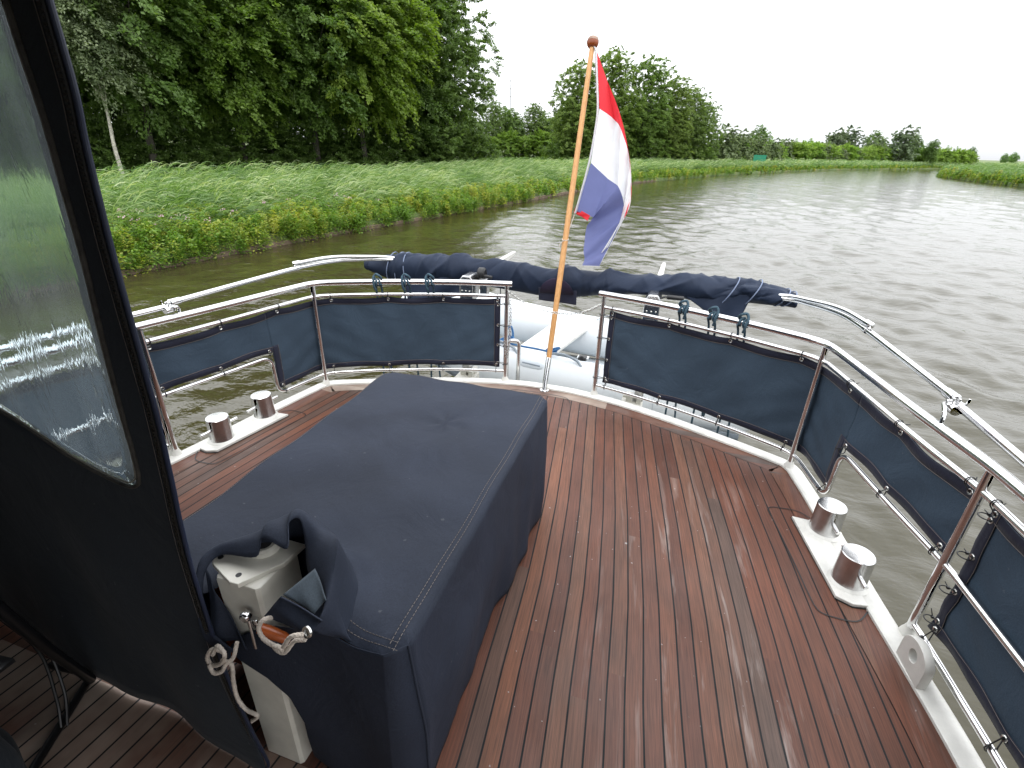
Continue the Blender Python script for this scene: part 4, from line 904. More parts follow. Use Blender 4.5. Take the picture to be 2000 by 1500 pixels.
for _k in range(170):
    cx_, ca_ = _r.uniform(-1.35, 1.5), _r.uniform(-.6, 3.9); th_ = _r.normal(0.9, .45)*(1 if _r.random() < .7 else -1); A_ = _r.uniform(.007, .026)*_r.choice([1,1,-1]); da_ = ((_aa-ca_+np.pi) % (2*np.pi)-np.pi)*0.1; dx_ = _xx-cx_
    u_ = dx_*math.cos(th_)+da_*math.sin(th_); v_ = -dx_*math.sin(th_)+da_*math.cos(th_); CRE += A_*np.exp(-np.abs(v_)/_r.uniform(.015,.045))*np.exp(-(u_/_r.uniform(.05,.16))**2)
for i in range(nx+1):
    x = -1.53 + 3.03*i/nx; tz = np.interp(x, kx, ktop); bz = np.interp(x, kx, kbot); cz = (tz+bz)/2; rz = (tz-bz)/2; ry = 0.085 + 0.012*math.sin(x*3)
    row = []
    for k in range(na_+1):
        a = 2*math.pi*k/na_; 
        w = float(CRE[i, k])
        w *= 0.5+0.5*min(1, (x+1.53)*1.6)
        row.append((x, 3.5 - math.cos(a)*(ry+w), cz + math.sin(a)*(rz+w*0.8)))
    rows.append(row)
mb = MB(); mb.grid(rows)
for r_, cx in ((rows[0], -1.50), (rows[-1], 1.47)):
    o_0 = len(mb.v); mb.v.append((cx, 3.5, sum(p[2] for p in r_)/len(r_))); base_ = 0 if cx < 0 else nx*(na_+1)
    for k in range(na_): mb.f.append((base_+k, base_+k+1, o_0))
roll = build('canvas_roll', mb, M['roll'], t, angle=85)
def ringat(x, lean_, rad=0.0036, mat='piping'):
    pts = []
    for k in range(40):
        a = 2*math.pi*k/40; xx = x + lean_*math.sin(a); tz = np.interp(xx, kx, ktop); bz = np.interp(xx, kx, kbot); cz = (tz+bz)/2; rz = (tz-bz)/2
        pts.append((xx, 3.5-math.cos(a)*(0.106 if abs(x) < 1.38 else .094), cz+math.sin(a)*(rz+(0.016 if abs(x) < 1.38 else .004))))
    mb = MB(); mb.tube(pts, rad, 8, closed=True); build('piping', mb, M[mat], t)
for x, l in ((-1.36,.02),(-1.29,.015),(-1.215,-.01),(1.10,.05),(1.24,.045),(1.42,.035),(1.46,.035)): ringat(x, l)
# loose inner end sticking out to the left, with its layered edge
rows = []
for i in range(17):
    x = -1.60 + 0.26*i/16; r0 = 0.045+0.02*i/16
    rows.append([(x, 3.50-math.cos(2*math.pi*k/36)*r0*0.9, 0.715+math.sin(2*math.pi*k/36)*(r0+0.006*math.sin(4*math.pi*k/36+i*.4))) for k in range(37)])
mb = MB(); mb.grid(rows); build('inner_layer', mb, M['roll'], t, angle=85)
def sheet(name, quad, mat, n=24, wav=0.01, parent=None, thick=0.003):
    a, b_, c, d = [Vector(q) for q in quad]; rows = []
    for i in range(n+1):
        u = i/n; row = []
        for j in range(n+1):
            v_ = j/n; p = a.lerp(b_, u).lerp(d.lerp(c, u), v_); p.y += wav*math.sin(u*8+v_*3)*(0.3+v_); row.append(p)
        rows.append(row)
    mb = MB(); mb.grid(rows); return build(name, mb, mat, parent, angle=80, solid=thick)
sheet('hanging_flap', [(-1.24,3.425,.70),(-0.62,3.42,.70),(-0.70,3.40,.60),(-1.19,3.39,.415)], M['roll'], 24, .012, t)
sheet('hanging_flap', [(0.80,3.43,.76),(1.24,3.43,.79),(1.185,3.40,.612),(0.985,3.39,.655)], M['roll'], 20, .010, t)
sheet('patch_strip', [(-0.155,3.42,.70),(0.12,3.42,.70),(0.125,3.42,.598),(-0.15,3.42,.606)], M['border'], 12, .003, t)
mb = MB(); n = 26; rows = []
for i in range(n+1):
    u = -1+2*i/n; x = -0.02+0.125*u; top_ = 0.655+0.125*math.sqrt(max(0,1-u*u)); rows.append([])
    for j in range(13):
        z = 0.642+(top_-0.642)*j/12; tz = np.interp(x, kx, ktop); bz = np.interp(x, kx, kbot); cz = (tz+bz)/2; rz = (tz-bz)/2; q = min(0.98, max(-0.98, (z-cz)/rz))
        rows[-1].append((x, 3.5-math.sqrt(1-q*q)*0.104-0.006, z))
mb.grid(rows); build('round_patch', mb, M['purple'], t, angle=80, solid=0.002)

t.location = Vector(t.location) + Vector((-0.03, 0.16, -0.038)); t.scale = (1.043, 1, 1.03)
# ---------------------------------------------------------------- flagstaff and flag
pb, pt_ = Vector((-0.02,3.222,0.0)), Vector((-0.02,4.071,2.262)); pd = (pt_-pb).normalized(); PL = (pt_-pb).length
t = thing('flagstaff', pb, 'varnished wooden flagstaff leaning aft from a steel socket at the stern', 'flagpole')
mb = MB(); mb.lathe([(0.0205,-0.01),(0.0205,0.235),(0.0195,0.24),(0.017,0.24)], pb, pd, 24); mb.lathe([(0.034,0.002),(0.032,0.007),(0.021,0.010)], pb, (0,0,1), 24); build('socket', mb, M['steel'], t, angle=40)
mb = MB(); mb.lathe([(0.0165,0.2),(0.0185,0.26),(0.0205,0.9),(0.0195,1.5),(0.017,PL-0.04)], pb, pd, 22); build('pole', mb, M['ash'], t)
mb = MB(); mb.lathe([(0.017,-.045),(0.026,-.042),(0.036,-.030),(0.041,-.012),(0.041,-.006),(0.039,-.004)], pt_, pd, 26); build('truck', mb, M['varnish'], t)
mb = MB(); mb.lathe([(0.040,-.004),(0.040,.004),(0.034,.018),(0.02,.027),(0.002,.030)], pt_, pd, 26); build('truck_cap', mb, simple('worn_cap', (0.30,0.20,0.15), .6, 0, .4, 20), t)
t = thing('tricolour_flag', (-0.01, 4.03, 2.2), 'red, white and blue flag with horizontal stripes hanging folded from the flagstaff', 'flag')
ctl = np.array([[(0.017,4.047,2.199),(0.09,3.915,1.848),(0.084,3.788,1.51),(0.031,3.672,1.201)],
 [(0.108,3.988,2.042),(0.199,3.896,1.799),(0.21,3.757,1.428),(0.15,3.662,1.175)],
 [(0.205,3.924,1.871),(0.262,3.861,1.705),(0.298,3.731,1.358),(0.150,3.652,1.148)],
 [(0.282,3.864,1.712),(0.332,3.812,1.575),(0.347,3.695,1.264),(0.110,3.636,1.106)],
 [(0.34,3.801,1.544),(0.374,3.753,1.418),(0.337,3.654,1.154),(0.114,3.587,0.975)],
 [(0.382,3.727,1.349),(0.388,3.70,1.275),(0.300,3.60,1.02),(0.132,3.56,0.905)],
 [(0.374,3.68,1.24),(0.362,3.66,1.17),(0.246,3.543,0.86),(0.130,3.541,0.852)]])
dep = np.array([0,.05,-.02,.04,0.0,.03,.01]); fn = Vector((0, .936, -.352))
def cr(P, n): return np.array([tuple(v) for v in catmull([tuple(p) for p in P], n)])
stripes = [('stripe_red',0,'fred'),('stripe_white',1,'fwhite'),('stripe_blue',2,'fblue')]
for nm, k, mt in stripes:
    a = cr(ctl[:,k], 10); c = cr(ctl[:,k+1], 10); rows = []
    for j in range(13):
        q = j/12; row = []
        for i in range(len(a)):
            p = a[i]*(1-q)+c[i]*q; u = i/(len(a)-1); vv = (k+q)/3; w = 0.026*math.sin(u*9+vv*2.5)*min(1,u*3) + 0.010*math.sin(u*24-vv*7)*min(1,u*3) + np.interp(u*6, range(7), dep)
            row.append(Vector(p) + fn*w)
        rows.append(row)
    mb = MB(); mb.grid(rows); build(nm, mb, M[mt], t, angle=85)
# free corner that curls back, showing red, and the white edge blown behind
sheet('curled_corner', [(0.016,3.70,1.222),(0.13,3.672,1.176),(0.117,3.66,1.143),(0.008,3.69,1.19)], M['fred'], 10, .006, t, 0.001)
sheet('curled_corner', [(0.31,3.64,1.08),(0.35,3.66,1.17),(0.285,3.60,0.985),(0.245,3.57,0.945)], M['fwhite'], 10, .006, t, 0.001)
hoist = catmull([(-0.004,4.045,2.225),(0.010,4.04,2.19),(0.052,3.965,1.985),(0.080,3.905,1.825),(0.079,3.845,1.65),(0.070,3.787,1.505),(0.048,3.726,1.34),(0.026,3.672,1.20),(0.022,3.665,1.185)], 5)
mb = MB(); rows = [[p + Vector((-0.006+0.013*(j/2), -0.012*(j%2), 0)) for p in hoist] for j in range(3)]; mb.grid(rows); build('hoist_band', mb, M['fwhite'], t, angle=85, solid=0.003)
mb = MB(); mb.tube([(0.022,3.665,1.185),(0.0,3.63,1.09),(-0.035,3.595,1.028)], .0028, 8); c = pb + pd*1.085
mb.tube([c + Vector((0.022*math.cos(a), 0.0, 0)) + Vector((0,0.022*math.sin(a),0.008*math.sin(a))) for a in np.linspace(0, 6.28, 16)[:-1]], .0032, 8, closed=True)
mb.tube([c+Vector((-.0,-.024,0)), c+Vector((-.03,-.03,-.03)), c+Vector((-.035,-.03,-.055))], .0026, 8); mb.tube([pt_-pd*0.05+Vector((.018,-.004,0)), hoist[0]], .003, 8); build('halyard', mb, M['rope_white'], t)

# ---------------------------------------------------------------- ropes knotted on the top rail
labsL = ['teal rope knotted on the top rail, leftmost of the three left of the gate', 'teal rope knotted on the top rail, middle of the three left of the gate', 'teal rope knotted on the top rail, nearest the gate on its left']
labsR = ['teal rope knotted on the top rail, nearest the gate on its right', 'teal rope knotted on the top rail, middle of the three right of the gate', 'teal rope knotted on the top rail, rightmost of the three right of the gate']
for s, xs_, labs in ((-1, (-1.158,-0.991,-0.837), labsL), (1, (0.833,0.997,1.152), labsR)):
    for k, x in enumerate(xs_):
        d = min(np.arange(0.1, S_C, .01), key=lambda q: abs(rpo(q,0,s).x-x)); c = rpo(d, ZT, s); ax = (rpo(d+.02,0,s)-rpo(d-.02,0,s)).normalized(); nn = Vector((ax.y,-ax.x,0)); nn = nn if nn.y < 0 else -nn
        t = thing('mooring_rope', c, labs[k], 'rope', 'ropes knotted on the top rail'); mb = MB(); rr = random.Random(k*3+s)
        pts = []
        for q in range(64):
            a = q/63*2*math.pi*2.5; pts.append(c + ax*(-0.026+0.052*q/63+0.004*math.sin(a*2)) + (nn*math.cos(a+1.2)+Vector((0,0,1))*math.sin(a+1.2))*(0.0240+0.004*math.sin(a*0.7+k)))
        mb.tube(pts, 0.0070, 8)
        top = c+Vector((0,0,0.03)); mb.tube(catmull([top+ax*-.025+nn*.01, top+ax*-.01+nn*.02+Vector((0,0,.018)), top+ax*.012+nn*.0+Vector((0,0,.022)), top+ax*.028+nn*.012, c+ax*.026+nn*.028, c+ax*.024+nn*.026-Vector((0,0,.03)), c+ax*.018+nn*.02-Vector((0,0,.05))], 6), 0.0080, 8)
        build('knot', mb, M['rope_teal'], t)
        for e, dx in ((0, -0.020), (1, 0.018)):
            zb = -0.9 if (e == 0 or k != 1) else -0.5; mb = MB(); p0 = c + ax*dx + nn*0.02
            mb.tube(catmull([p0+Vector((0,0,-.01)), p0-nn*0.05+Vector((0,0,-.10)), c+ax*dx-nn*0.062+Vector((0,0,-.35)), c+ax*(dx*1.6)-nn*0.10+Vector((0,0,-.7)), c+ax*(dx*2.2)-nn*0.14+Vector((0,0,zb))], 6), 0.0068, 8); build('rope_tail', mb, M['rope_teal'], t)
        if True:
            e = c-nn*0.15+Vector((0,0,-1.0)); mb = MB(); mb.lathe([(0.02,.06),(0.03,.03),(0.05,0),(0.075,-.06),(0.08,-.15),(0.08,-.42),(0.05,-.5),(0.02,-.53)], e, (0,0,1), 18); build('fender', mb, M['darkgrey'], t)

# ---------------------------------------------------------------- gate chains
def chain(name, pts, label, link=0.019, wire=0.0021, wid=0.0068):
    P = Path3(pts); n = int(P.L/(link*0.72)); t = thing(name, pts[0], label, 'chain'); mb = MB()
    for i in range(n):
        c, d = P.at((i+.5)/n*P.L); u = d.cross(Vector((0.3,0.2,1) if abs(d.z) < .9 else (1,.4,0))).normalized(); v_ = d.cross(u)
        if i % 2: u = v_
        lp = []
        for k in range(12):
            a = 2*math.pi*k/12; lp.append(c + d*(math.cos(a)*wid*0.6 + (link*0.5-wid*0.5)*math.copysign(1, math.cos(a))) + u*math.sin(a)*wid)
        mb.tube(lp, wire, 5, closed=True)
    build('chain_links', mb, M['chrome'], t, angle=60); return t
class Path3:
    def __init__(s, pts):
        s.p = catmull(pts, 10); s.l = [0]
        for a, b in zip(s.p, s.p[1:]): s.l.append(s.l[-1]+(b-a).length)
        s.L = s.l[-1]
    def at(s, d):
        i = max(0, min(len(s.p)-2, int(np.searchsorted(s.l, d))-1)); t = (d-s.l[i])/max(s.l[i+1]-s.l[i],1e-9); return s.p[i].lerp(s.p[i+1], t), (s.p[i+1]-s.p[i]).normalized()
chain('gate_chain', [(-0.325,3.25,0.70),(-0.22,3.26,0.635),(-0.10,3.265,0.590),(0.02,3.27,0.575),(0.14,3.268,0.583),(0.24,3.262,0.62),(0.325,3.255,0.675)], 'thin steel chain sagging across the stern gate behind the flagpole')
chain('hanging_chain', [(-0.318,3.245,0.70),(-0.300,3.24,0.60),(-0.298,3.238,0.45),(-0.303,3.236,0.30),(-0.318,3.235,0.215),(-0.33,3.235,0.26),(-0.336,3.235,0.33)], 'loose chain end hanging down the left gate post')

# ---------------------------------------------------------------- davits
for x0, lab, tip, crank in ((-0.655, 'left davit with its white arm tip sticking out behind the canvas roll', (-0.547, 4.10, 0.795), False), (0.655, 'right davit with a black crank handle beside its steel head', (0.666, 4.10, 0.808), True)):
    t = thing('davit', (x0, 3.38, -0.1), lab, 'davit', 'davits on the stern')
    if not crank: xb = -0.70
    else: xb = 0.64
    mb = MB(); mb.box((xb-.032, 3.38, -.1), (xb+.032, 3.45, 0.56)); build('davit_post', mb, M['steel_rough'], t, bevel=0.006)
    mb = MB(); pr = [(-.052,0.545),(.052,0.545),(.052,0.70),(.030,0.732),(-.030,0.732),(-.052,0.70)]
    vs = [(xb+a, y, z) for y in (3.40, 3.55) for a, z in pr]; mb.add(vs, [(0,1,2,3,4,5),(11,10,9,8,7,6)]+[(i,(i+6),((i+1)%6)+6,(i+1)%6) for i in range(6)]); hd = build('winch_head', mb, M['steel_rough'], t, smooth=False, bevel=0.008)
    mb = MB(); 
    for q in (-.03, 0, .03): mb.lathe([(0.006,0),(0.006,.004),(0.003,.006)], (xb+q, 3.40, 0.62), (0,-1,0), 10)
    build('bolt', mb, M['chrome'], hd)
    a = Vector((xb, 3.50, 0.66)); b_ = Vector(tip); mb = MB(); d = (b_-a); rows = []
    for q, w, h in ((0,.032,.045),(.5,.022,.028),(.97,.014,.013),(1,.010,.009)):
        p = a+d*q; rows.append([p+Vector((-w,0,-h)), p+Vector((w,0,-h)), p+Vector((w,0,h)), p+Vector((-w,0,h)), p+Vector((-w,0,-h))])
    mb.grid(rows); mb.add(rows[-1][:4], [(0,1,2,3)]); build('davit_arm', mb, M['white'], t, smooth=False, bevel=0.004)
    mb = MB(); mb.tube([(b_.x, b_.y-.35, b_.z-.05), (b_.x-.02, b_.y-.30, 0.1)], .004, 6); build('fall_line', mb, M['rope_teal'], t)
    if crank:
        mb = MB(); mb.tube([(xb+.05,3.47,.70),(xb+.075,3.46,.715),(xb+.085,3.46,.715)], .006, 8); mb.lathe([(0.012,0),(0.0155,.005),(0.0155,.105),(0.012,.11)], (xb+.085,3.46,.715), (1,0,0), 16); build('crank_handle', mb, M['black'], t)
    else:
        mb = MB(); mb.tube([(xb+.07,3.5,.725),(xb+.17,3.5,.715)], .012, 10); mb.lathe([(.03,-.03),(.042,-.02),(.042,.02),(.03,.03)], (xb+.08,3.52,.735), (1,0,0), 20); build('winch_drum', mb, M['black'], t)
        mb = MB(); mb.box((xb+.07, 3.5, .56), (xb+.13, 3.56, .70)); build('side_plate', mb, M['steel_rough'], t, bevel=0.006)

# ---------------------------------------------------------------- dinghy hung across the stern
t = thing('inflatable_dinghy', (-0.25, 4.5, -0.3), 'white inflatable dinghy hanging athwart behind the stern with a blue rope inside', 'dinghy')
def tube_path(pts, rad, name, mat, n=36):
    P = catmull(pts, 8); rr_ = np.interp(np.linspace(0,1,len(P)), np.linspace(0,1,len(rad)), rad); mb = MB(); mb.tube(P, list(rr_), n); return build(name, mb, mat, t, angle=70)
near = [(1.42,3.96,-.30),(1.0,3.98,-.30),(0.4,4.00,-.285),(-0.2,4.02,-.265),(-0.75,4.04,-.225),(-1.15,4.12,-.16),(-1.5,4.28,-.07),(-1.75,4.55,0.0),(-1.78,4.70,0.01)]
far_ = [(1.42,5.06,-0.215),(1.0,5.04,-0.215),(0.4,5.03,-0.200),(-0.2,5.02,-0.165),(-0.75,5.00,-0.105),(-1.15,4.98,-0.035),(-1.5,4.92,0.045),(-1.72,4.80,0.044),(-1.78,4.66,0.039)]
rad_ = [.02,.12,.20,.205,.21,.21,.21,.205,.20,.19,.19]
tube_path([(1.62,3.96,-.30)]+near, [.03,.17,.2,.205,.21,.21,.21,.205,.20,.195], 'near_tube', M['pvc'])
tube_path([(1.62,5.06,-.215)]+far_, [.03,.17,.2,.205,.21,.21,.21,.205,.20,.195], 'far_tube', M['pvc'])
mb = MB(); mb.grid([[(x, 4.1+.82*j/8, -.42+.03*abs(j-4)/4+ (0.25*max(0,(-x-.7))**1.5)) for j in range(9)] for x in np.linspace(1.25,-1.6,20)]); build('floor', mb, M['pvc2'], t, solid=.02)
mb = MB(); mb.box((1.22,4.12,-.5),(1.28,4.9,-.06)); build('transom_board', mb, M['darkgrey'], t, bevel=.01)
# white bench seat, a lifted wedge seen as a pale trapezium
mb = MB(); mb.add([(-0.62,4.16,-.16),(-0.28,4.16,-.19),(0.02,4.86,-.03),(-0.30,4.90,.01),(-0.62,4.16,-.20),(-0.28,4.16,-.23),(0.02,4.86,-.07),(-0.30,4.90,-.03)], [(0,1,2,3),(7,6,5,4),(0,4,5,1),(1,5,6,2),(2,6,7,3),(3,7,4,0)]); build('seat', mb, M['white'], t, bevel=.01, smooth=False)
for s, pp in ((1, near),):
    P = catmull(pp, 8); mb = MB()
    rows = []
    for dz, dy in ((-.10,-.170),(-.075,-.205),(-.10,-.222),(-.135,-.215),(-.15,-.175)): rows.append([Vector((p.x, p.y+dy*(1 if p.x > -1.2 else .8), p.z+dz)) for p in P if p.x > -1.6])
    mb.grid(rows); build('rubbing_strake', mb, M['strake'], t, angle=80)
    rows = []
    for dz, dy in ((-.17,-.12),(-.18,-.14),(-.20,-.13)): rows.append([Vector((p.x, p.y+dy, p.z+dz)) for p in P if p.x > -1.5])
    mb.grid(rows); build('lower_strake', mb, M['strake'], t, angle=80)
def onnear(x, a):   # point on the near tube surface
    P = catmull(near, 8); p = min(P, key=lambda q: abs(q.x-x)); return Vector((x, p.y - math.cos(a)*.208, p.z + math.sin(a)*.208))
for x in (-0.62, -0.05):
    mb = MB(); mb.tube(catmull([onnear(x-.16, 1.75), onnear(x-.12, 1.62)+Vector((0,0,.02)), onnear(x, 1.52)+Vector((0,0,.045)), onnear(x+.12, 1.45)+Vector((0,0,.02)), onnear(x+.17, 1.25)], 6), [.010]*31 if False else .011, 10); build('grab_handle', mb, M['strake'], t)
for x in (-0.95, -0.42, 0.28, 0.75):
    mb = MB(); mb.tube([onnear(x, q)+Vector((0,-math.cos(q)*.0015,math.sin(q)*.0015)) for q in np.linspace(-.3, 2.6, 24)], .0018, 5); build('tube_seam', mb, M['strake'], t)
mb = MB(); cx = -0.30; rows = []
for j in range(9):
    a = 0.72 + 0.30*j/8; rows.append([])
    for i in range(29):
        u = -1+2*i/28; v_ = -1+2*j/8; x = cx+0.115*u; av = 0.86 + 0.19*v_*math.sqrt(max(0, 1-max(0,(abs(u)-.5)*2)**2)); h = 0.012*max(0, 1-v_*v_)**.5*max(0, 1-max(0,(abs(u)-.5)*2)**2)**.5; p = onnear(x, av); c = Vector((x, p.y+math.cos(av)*.208, p.z-math.sin(av)*.208)); rows[-1].append(c+(p-c)*(1.004+h/.208))
mb.grid(rows); build('oar_pad', mb, M['pvc2'], t, angle=70)
mb = MB(); mb.tube([onnear(cx-.08,.86)+Vector((0,-.008,.008)), onnear(cx+.08,.84)+Vector((0,-.008,.008))], .008, 10); build('pad_ridge', mb, M['strake'], t)
mb = MB(); c = onnear(0.10, 1.95); mb.box((c.x-.035,c.y,c.z-.02),(c.x+.035,c.y+.07,c.z+.025)); mb.lathe([(.018,0),(.026,.01),(.018,.02)], c+Vector((0,-.005,.02)), (0,-1,.3), 14); build('oar_clip', mb, M['black'], t, bevel=.004)
mb = MB(); mb.box((c.x-.05,c.y+.03,c.z-.0),(c.x+.05,c.y+.10,c.z+.008)); build('clip_pad', mb, M['pvc'], t)
rb_ = [onnear(-1.05,1.7)+Vector((0,0,.012)), onnear(-.85,1.62)+Vector((0,0,.012)), onnear(-.66,1.70)+Vector((0,.02,.012)), onnear(-.58,1.78)+Vector((0,.04,.012)), onnear(-.45,1.80)+Vector((0,.05,.008)), onnear(-.32,1.78)+Vector((0,.05,.008)), onnear(-.2,1.75)+Vector((0,.05,.008)), onnear(-.10,1.7)+Vector((0,.04,.008))]
mb = MB(); mb.tube(catmull(rb_, 8), .0095, 8)
for cx_, n_ in ((-.60, 4), (-.16, 3)):
    c = onnear(cx_, 1.8)+Vector((0,.04,.025)); r9 = random.Random(n_)
    for k in range(n_): mb.tube([c + Vector((.045*math.cos(a)+.012*k-.02, .02*math.sin(a*1+k), .016*math.sin(a+k)+.008*k)) for a in np.linspace(0,6.28,18)[:-1]], .0095, 8, closed=True)
c = onnear(-.60,1.8); mb.tube(catmull([c+Vector((0,.03,.03)), c+Vector((-.02,.08,.10)), c+Vector((.01,.10,.15)), c+Vector((.04,.08,.10)), c+Vector((.05,.05,.03))], 6), .0095, 8)
build('blue_line', mb, M['rope_blue'], t)
mb = MB(); c = Vector((0.14,4.97,.01)); mb.lathe([(.03,0),(.03,.012),(.02,.02)], c, (0,-.3,1), 16); mb.tube(catmull([c+Vector((-.06,0,.01)), c+Vector((0,-.02,.05)), c+Vector((.08,0,.06)), c+Vector((.15,.02,.0))], 6), .007, 8); build('valve_cap', mb, M['pvc2'], t)

# ---------------------------------------------------------------- covered deck box, sleeve and white column
t = thing('deck_box_cover', (-0.11, 1.3, 0), 'large navy canvas cover over a deck box, gathered round a white column', 'canvas cover')
X0, X1, Y0, Y1, ZT_ = -0.515, 0.292, 0.628, 1.972, 0.603
def loopxy(f, n=56):
    """rectangle perimeter points at scale f, corners slightly rounded"""
    cx, cy = (X0+X1)/2, (Y0+Y1)/2; hx, hy = (X1-X0)/2*f, (Y1-Y0)/2*f; rc = 0.040*f; pts = []
    segs = [((cx+hx, cy-hy+rc), (cx+hx, cy+hy-rc)), ((cx+hx-rc, cy+hy), (cx-hx+rc, cy+hy)), ((cx-hx, cy+hy-rc), (cx-hx, cy-hy+rc)), ((cx-hx+rc, cy-hy), (cx+hx-rc, cy-hy))]
    for a, b_ in segs:
        for k in range(n): q = k/(n-1); pts.append((a[0]+(b_[0]-a[0])*q, a[1]+(b_[1]-a[1])*q))
    return pts + pts[:1]
def ztop_(x, y):
    u, v_ = (x-X0)/(X1-X0), (y-Y0)/(Y1-Y0); z = ZT_ - 0.020*math.sin(math.pi*u)*math.sin(math.pi*v_) 
    z += 0.0022*math.sin(x*30+y*9) + 0.004*math.sin(x*11-y*17+1) + 0.004*ridged(x*5+y*3.1+0.6*math.sin(y*7))*math.sin(math.pi*u) + 0.003*math.sin(y*23+x*6)*math.sin(math.pi*u)
    z -= 0.014*(math.exp(-u/.03)+math.exp(-(1-u)/.03)+math.exp(-v_/.02)+math.exp(-(1-v_)/.02))*0.6
    d = math.hypot(x+0.05, y-1.62); z += 0.004*math.exp(-d*d/0.01)*math.sin(math.atan2(y-1.62, x+.05)*5) 
    d2 = math.hypot((x+0.04)*0.85, (y-0.70)*1.1); z += 0.055*math.exp(-((d2-0.125)/0.05)**2) - (0.22 if d2 < 0.10 else 0) + 0.028*math.exp(-d2/0.22)*math.sin(math.atan2(y-.66,x+.06)*7+1.0)*math.exp(-d2*2)
    return z
rows = []
for f in [0.0001]+list(np.linspace(0.04,0.985,46))+[1.0]:
    rows.append([(x, y, ztop_(x, y)-(0.006 if f == 1.0 else 0)) for x, y in loopxy(f)])
mb = MB(); mb.grid(rows); build('top_panel', mb, M['cover'], t, angle=60)
def skirt_pt(x, y, v_, k, n):
    cx, cy = (X0+X1)/2, (Y0+Y1)/2; nx_ = 1 if abs(x-X1) < 1e-3 else (-1 if abs(x-X0) < 1e-3 else 0); ny_ = 1 if abs(y-Y1) < 1e-3 else (-1 if abs(y-Y0) < 1e-3 else 0)
    s_ = k*0.045; z1 = ztop_(x, y)-0.006; zb = 0.035 + 0.03*math.sin(s_*1.3)
    if nx_ == 1: zb = 0.03
    z = z1+(zb-z1)*v_; w = (0.014*math.sin(s_*3.1+v_*2.0)+0.010*math.sin(s_*7.3-v_*3.5)+0.02*ridged(s_*1.1+v_*0.9)*0.35)*v_**0.8 + 0.024*v_*(1-v_)*1.5 
    if nx_ == 1: w += 0.022*math.exp(-((z-0.30)/0.10)**2)*math.exp(-((y-1.0)/0.35)**2) + 0.03*v_*math.exp(-max(0,y-.8)*1.2) + (0.006*ridged(y*13+v_*1.2)+0.006*math.sin(y*31+v_*2))*v_*math.exp(-(v_-1)**2*1.5)
    w = w*(0.9 if nx_ != 1 else 0.75)
    return (x+nx_*w, y+ny_*w, z)
n = 56; P = loopxy(1.0); L = len(P)
def hemx(z): return float(np.interp(z, [0.0,.219,.322,.376,.41,.43], [-.028,-.012,-.034,-.089,-.183,-.30]))
right = MB(); rows = [[skirt_pt(*P[k], j/26, k, n) for k in range(0, 3*n)] for j in range(27)]
right.grid(rows); build('side_skirt', right, M['cover'], t, angle=70, solid=0.002)
fr = MB(); cols = 70; rws = 48
for i in range(cols+1): pass
rows = []
for j in range(rws+1):
    row = []; vv = j/rws; zz_ = 0.600+(0.03-0.600)*vv
    xl = float(np.interp(zz_, [0.0,.219,.322,.376,.405,.43,.45,.505,.572,.585,.603], [-.028,-.010,-.034,-.089,-.165,-.190,-.185,-.14,-.05,.02,.12]))
    for i in range(cols+1):
        q = i/cols; x = xl+(X1-0.038-xl)*min(1, i/(cols-1)); p = skirt_pt(x, Y0, vv, 3*n+(x-X0)/(X1-X0)*n, n); p = (x, p[1]-0.006*(1-q), zz_ + (ztop_(x, Y0)-0.004-0.600)*(1-vv)**3*min(1, max(0, (x-.08)/.06)))
        if q == 1: p = skirt_pt(X1, P[0][1], vv, 0, n)
        row.append(p)
    rows.append(row)
fr.grid(rows); build('front_skirt', fr, M['cover'], t, angle=70, solid=0.002)
# double stitched seams along the edges and the piped corner
st = MB()
e1 = [(X1-0.020, y, ztop_(X1-.02, y)+.0012) for y in np.linspace(Y0+.01, Y1-.01, 40)]; e2 = [(X1-0.034, y, ztop_(X1-.034, y)+.0012) for y in np.linspace(Y0+.02, Y1-.02, 40)]
e3 = [(x, Y1-.018, ztop_(x, Y1-.018)+.0012) for x in np.linspace(X0+.01, X1-.01, 30)]; e4 = [(x, Y0+.014, ztop_(x, Y0+.014)+.0012) for x in np.linspace(0.12, X1-.01, 20)]; e5 = [(x, Y0+.030, ztop_(x, Y0+.03)+.0012) for x in np.linspace(0.12, X1-.02, 20)]
e6 = [(X0+.012, y, ztop_(X0+.012, y)+.0012) for y in np.linspace(Y0, Y1-.01, 40)]
for e in (e1, e2, e3, e4, e5, e6):
    for k in range(0, len(e)-1): 
        a, b_ = Vector(e[k]), Vector(e[k+1]); m_ = max(1, int((b_-a).length/0.0085))
        for q in range(m_): st.tube([a.lerp(b_, (q+.12)/m_), a.lerp(b_, (q+.80)/m_)], .00085, 4)
build('stitching', st, M['thread'], t, smooth=False)
mb = MB(); mb.tube([skirt_pt(X1, P[0][1], j/30, 0, n) for j in range(31)], .0032, 8); build('corner_seam', mb, M['cover'], t)
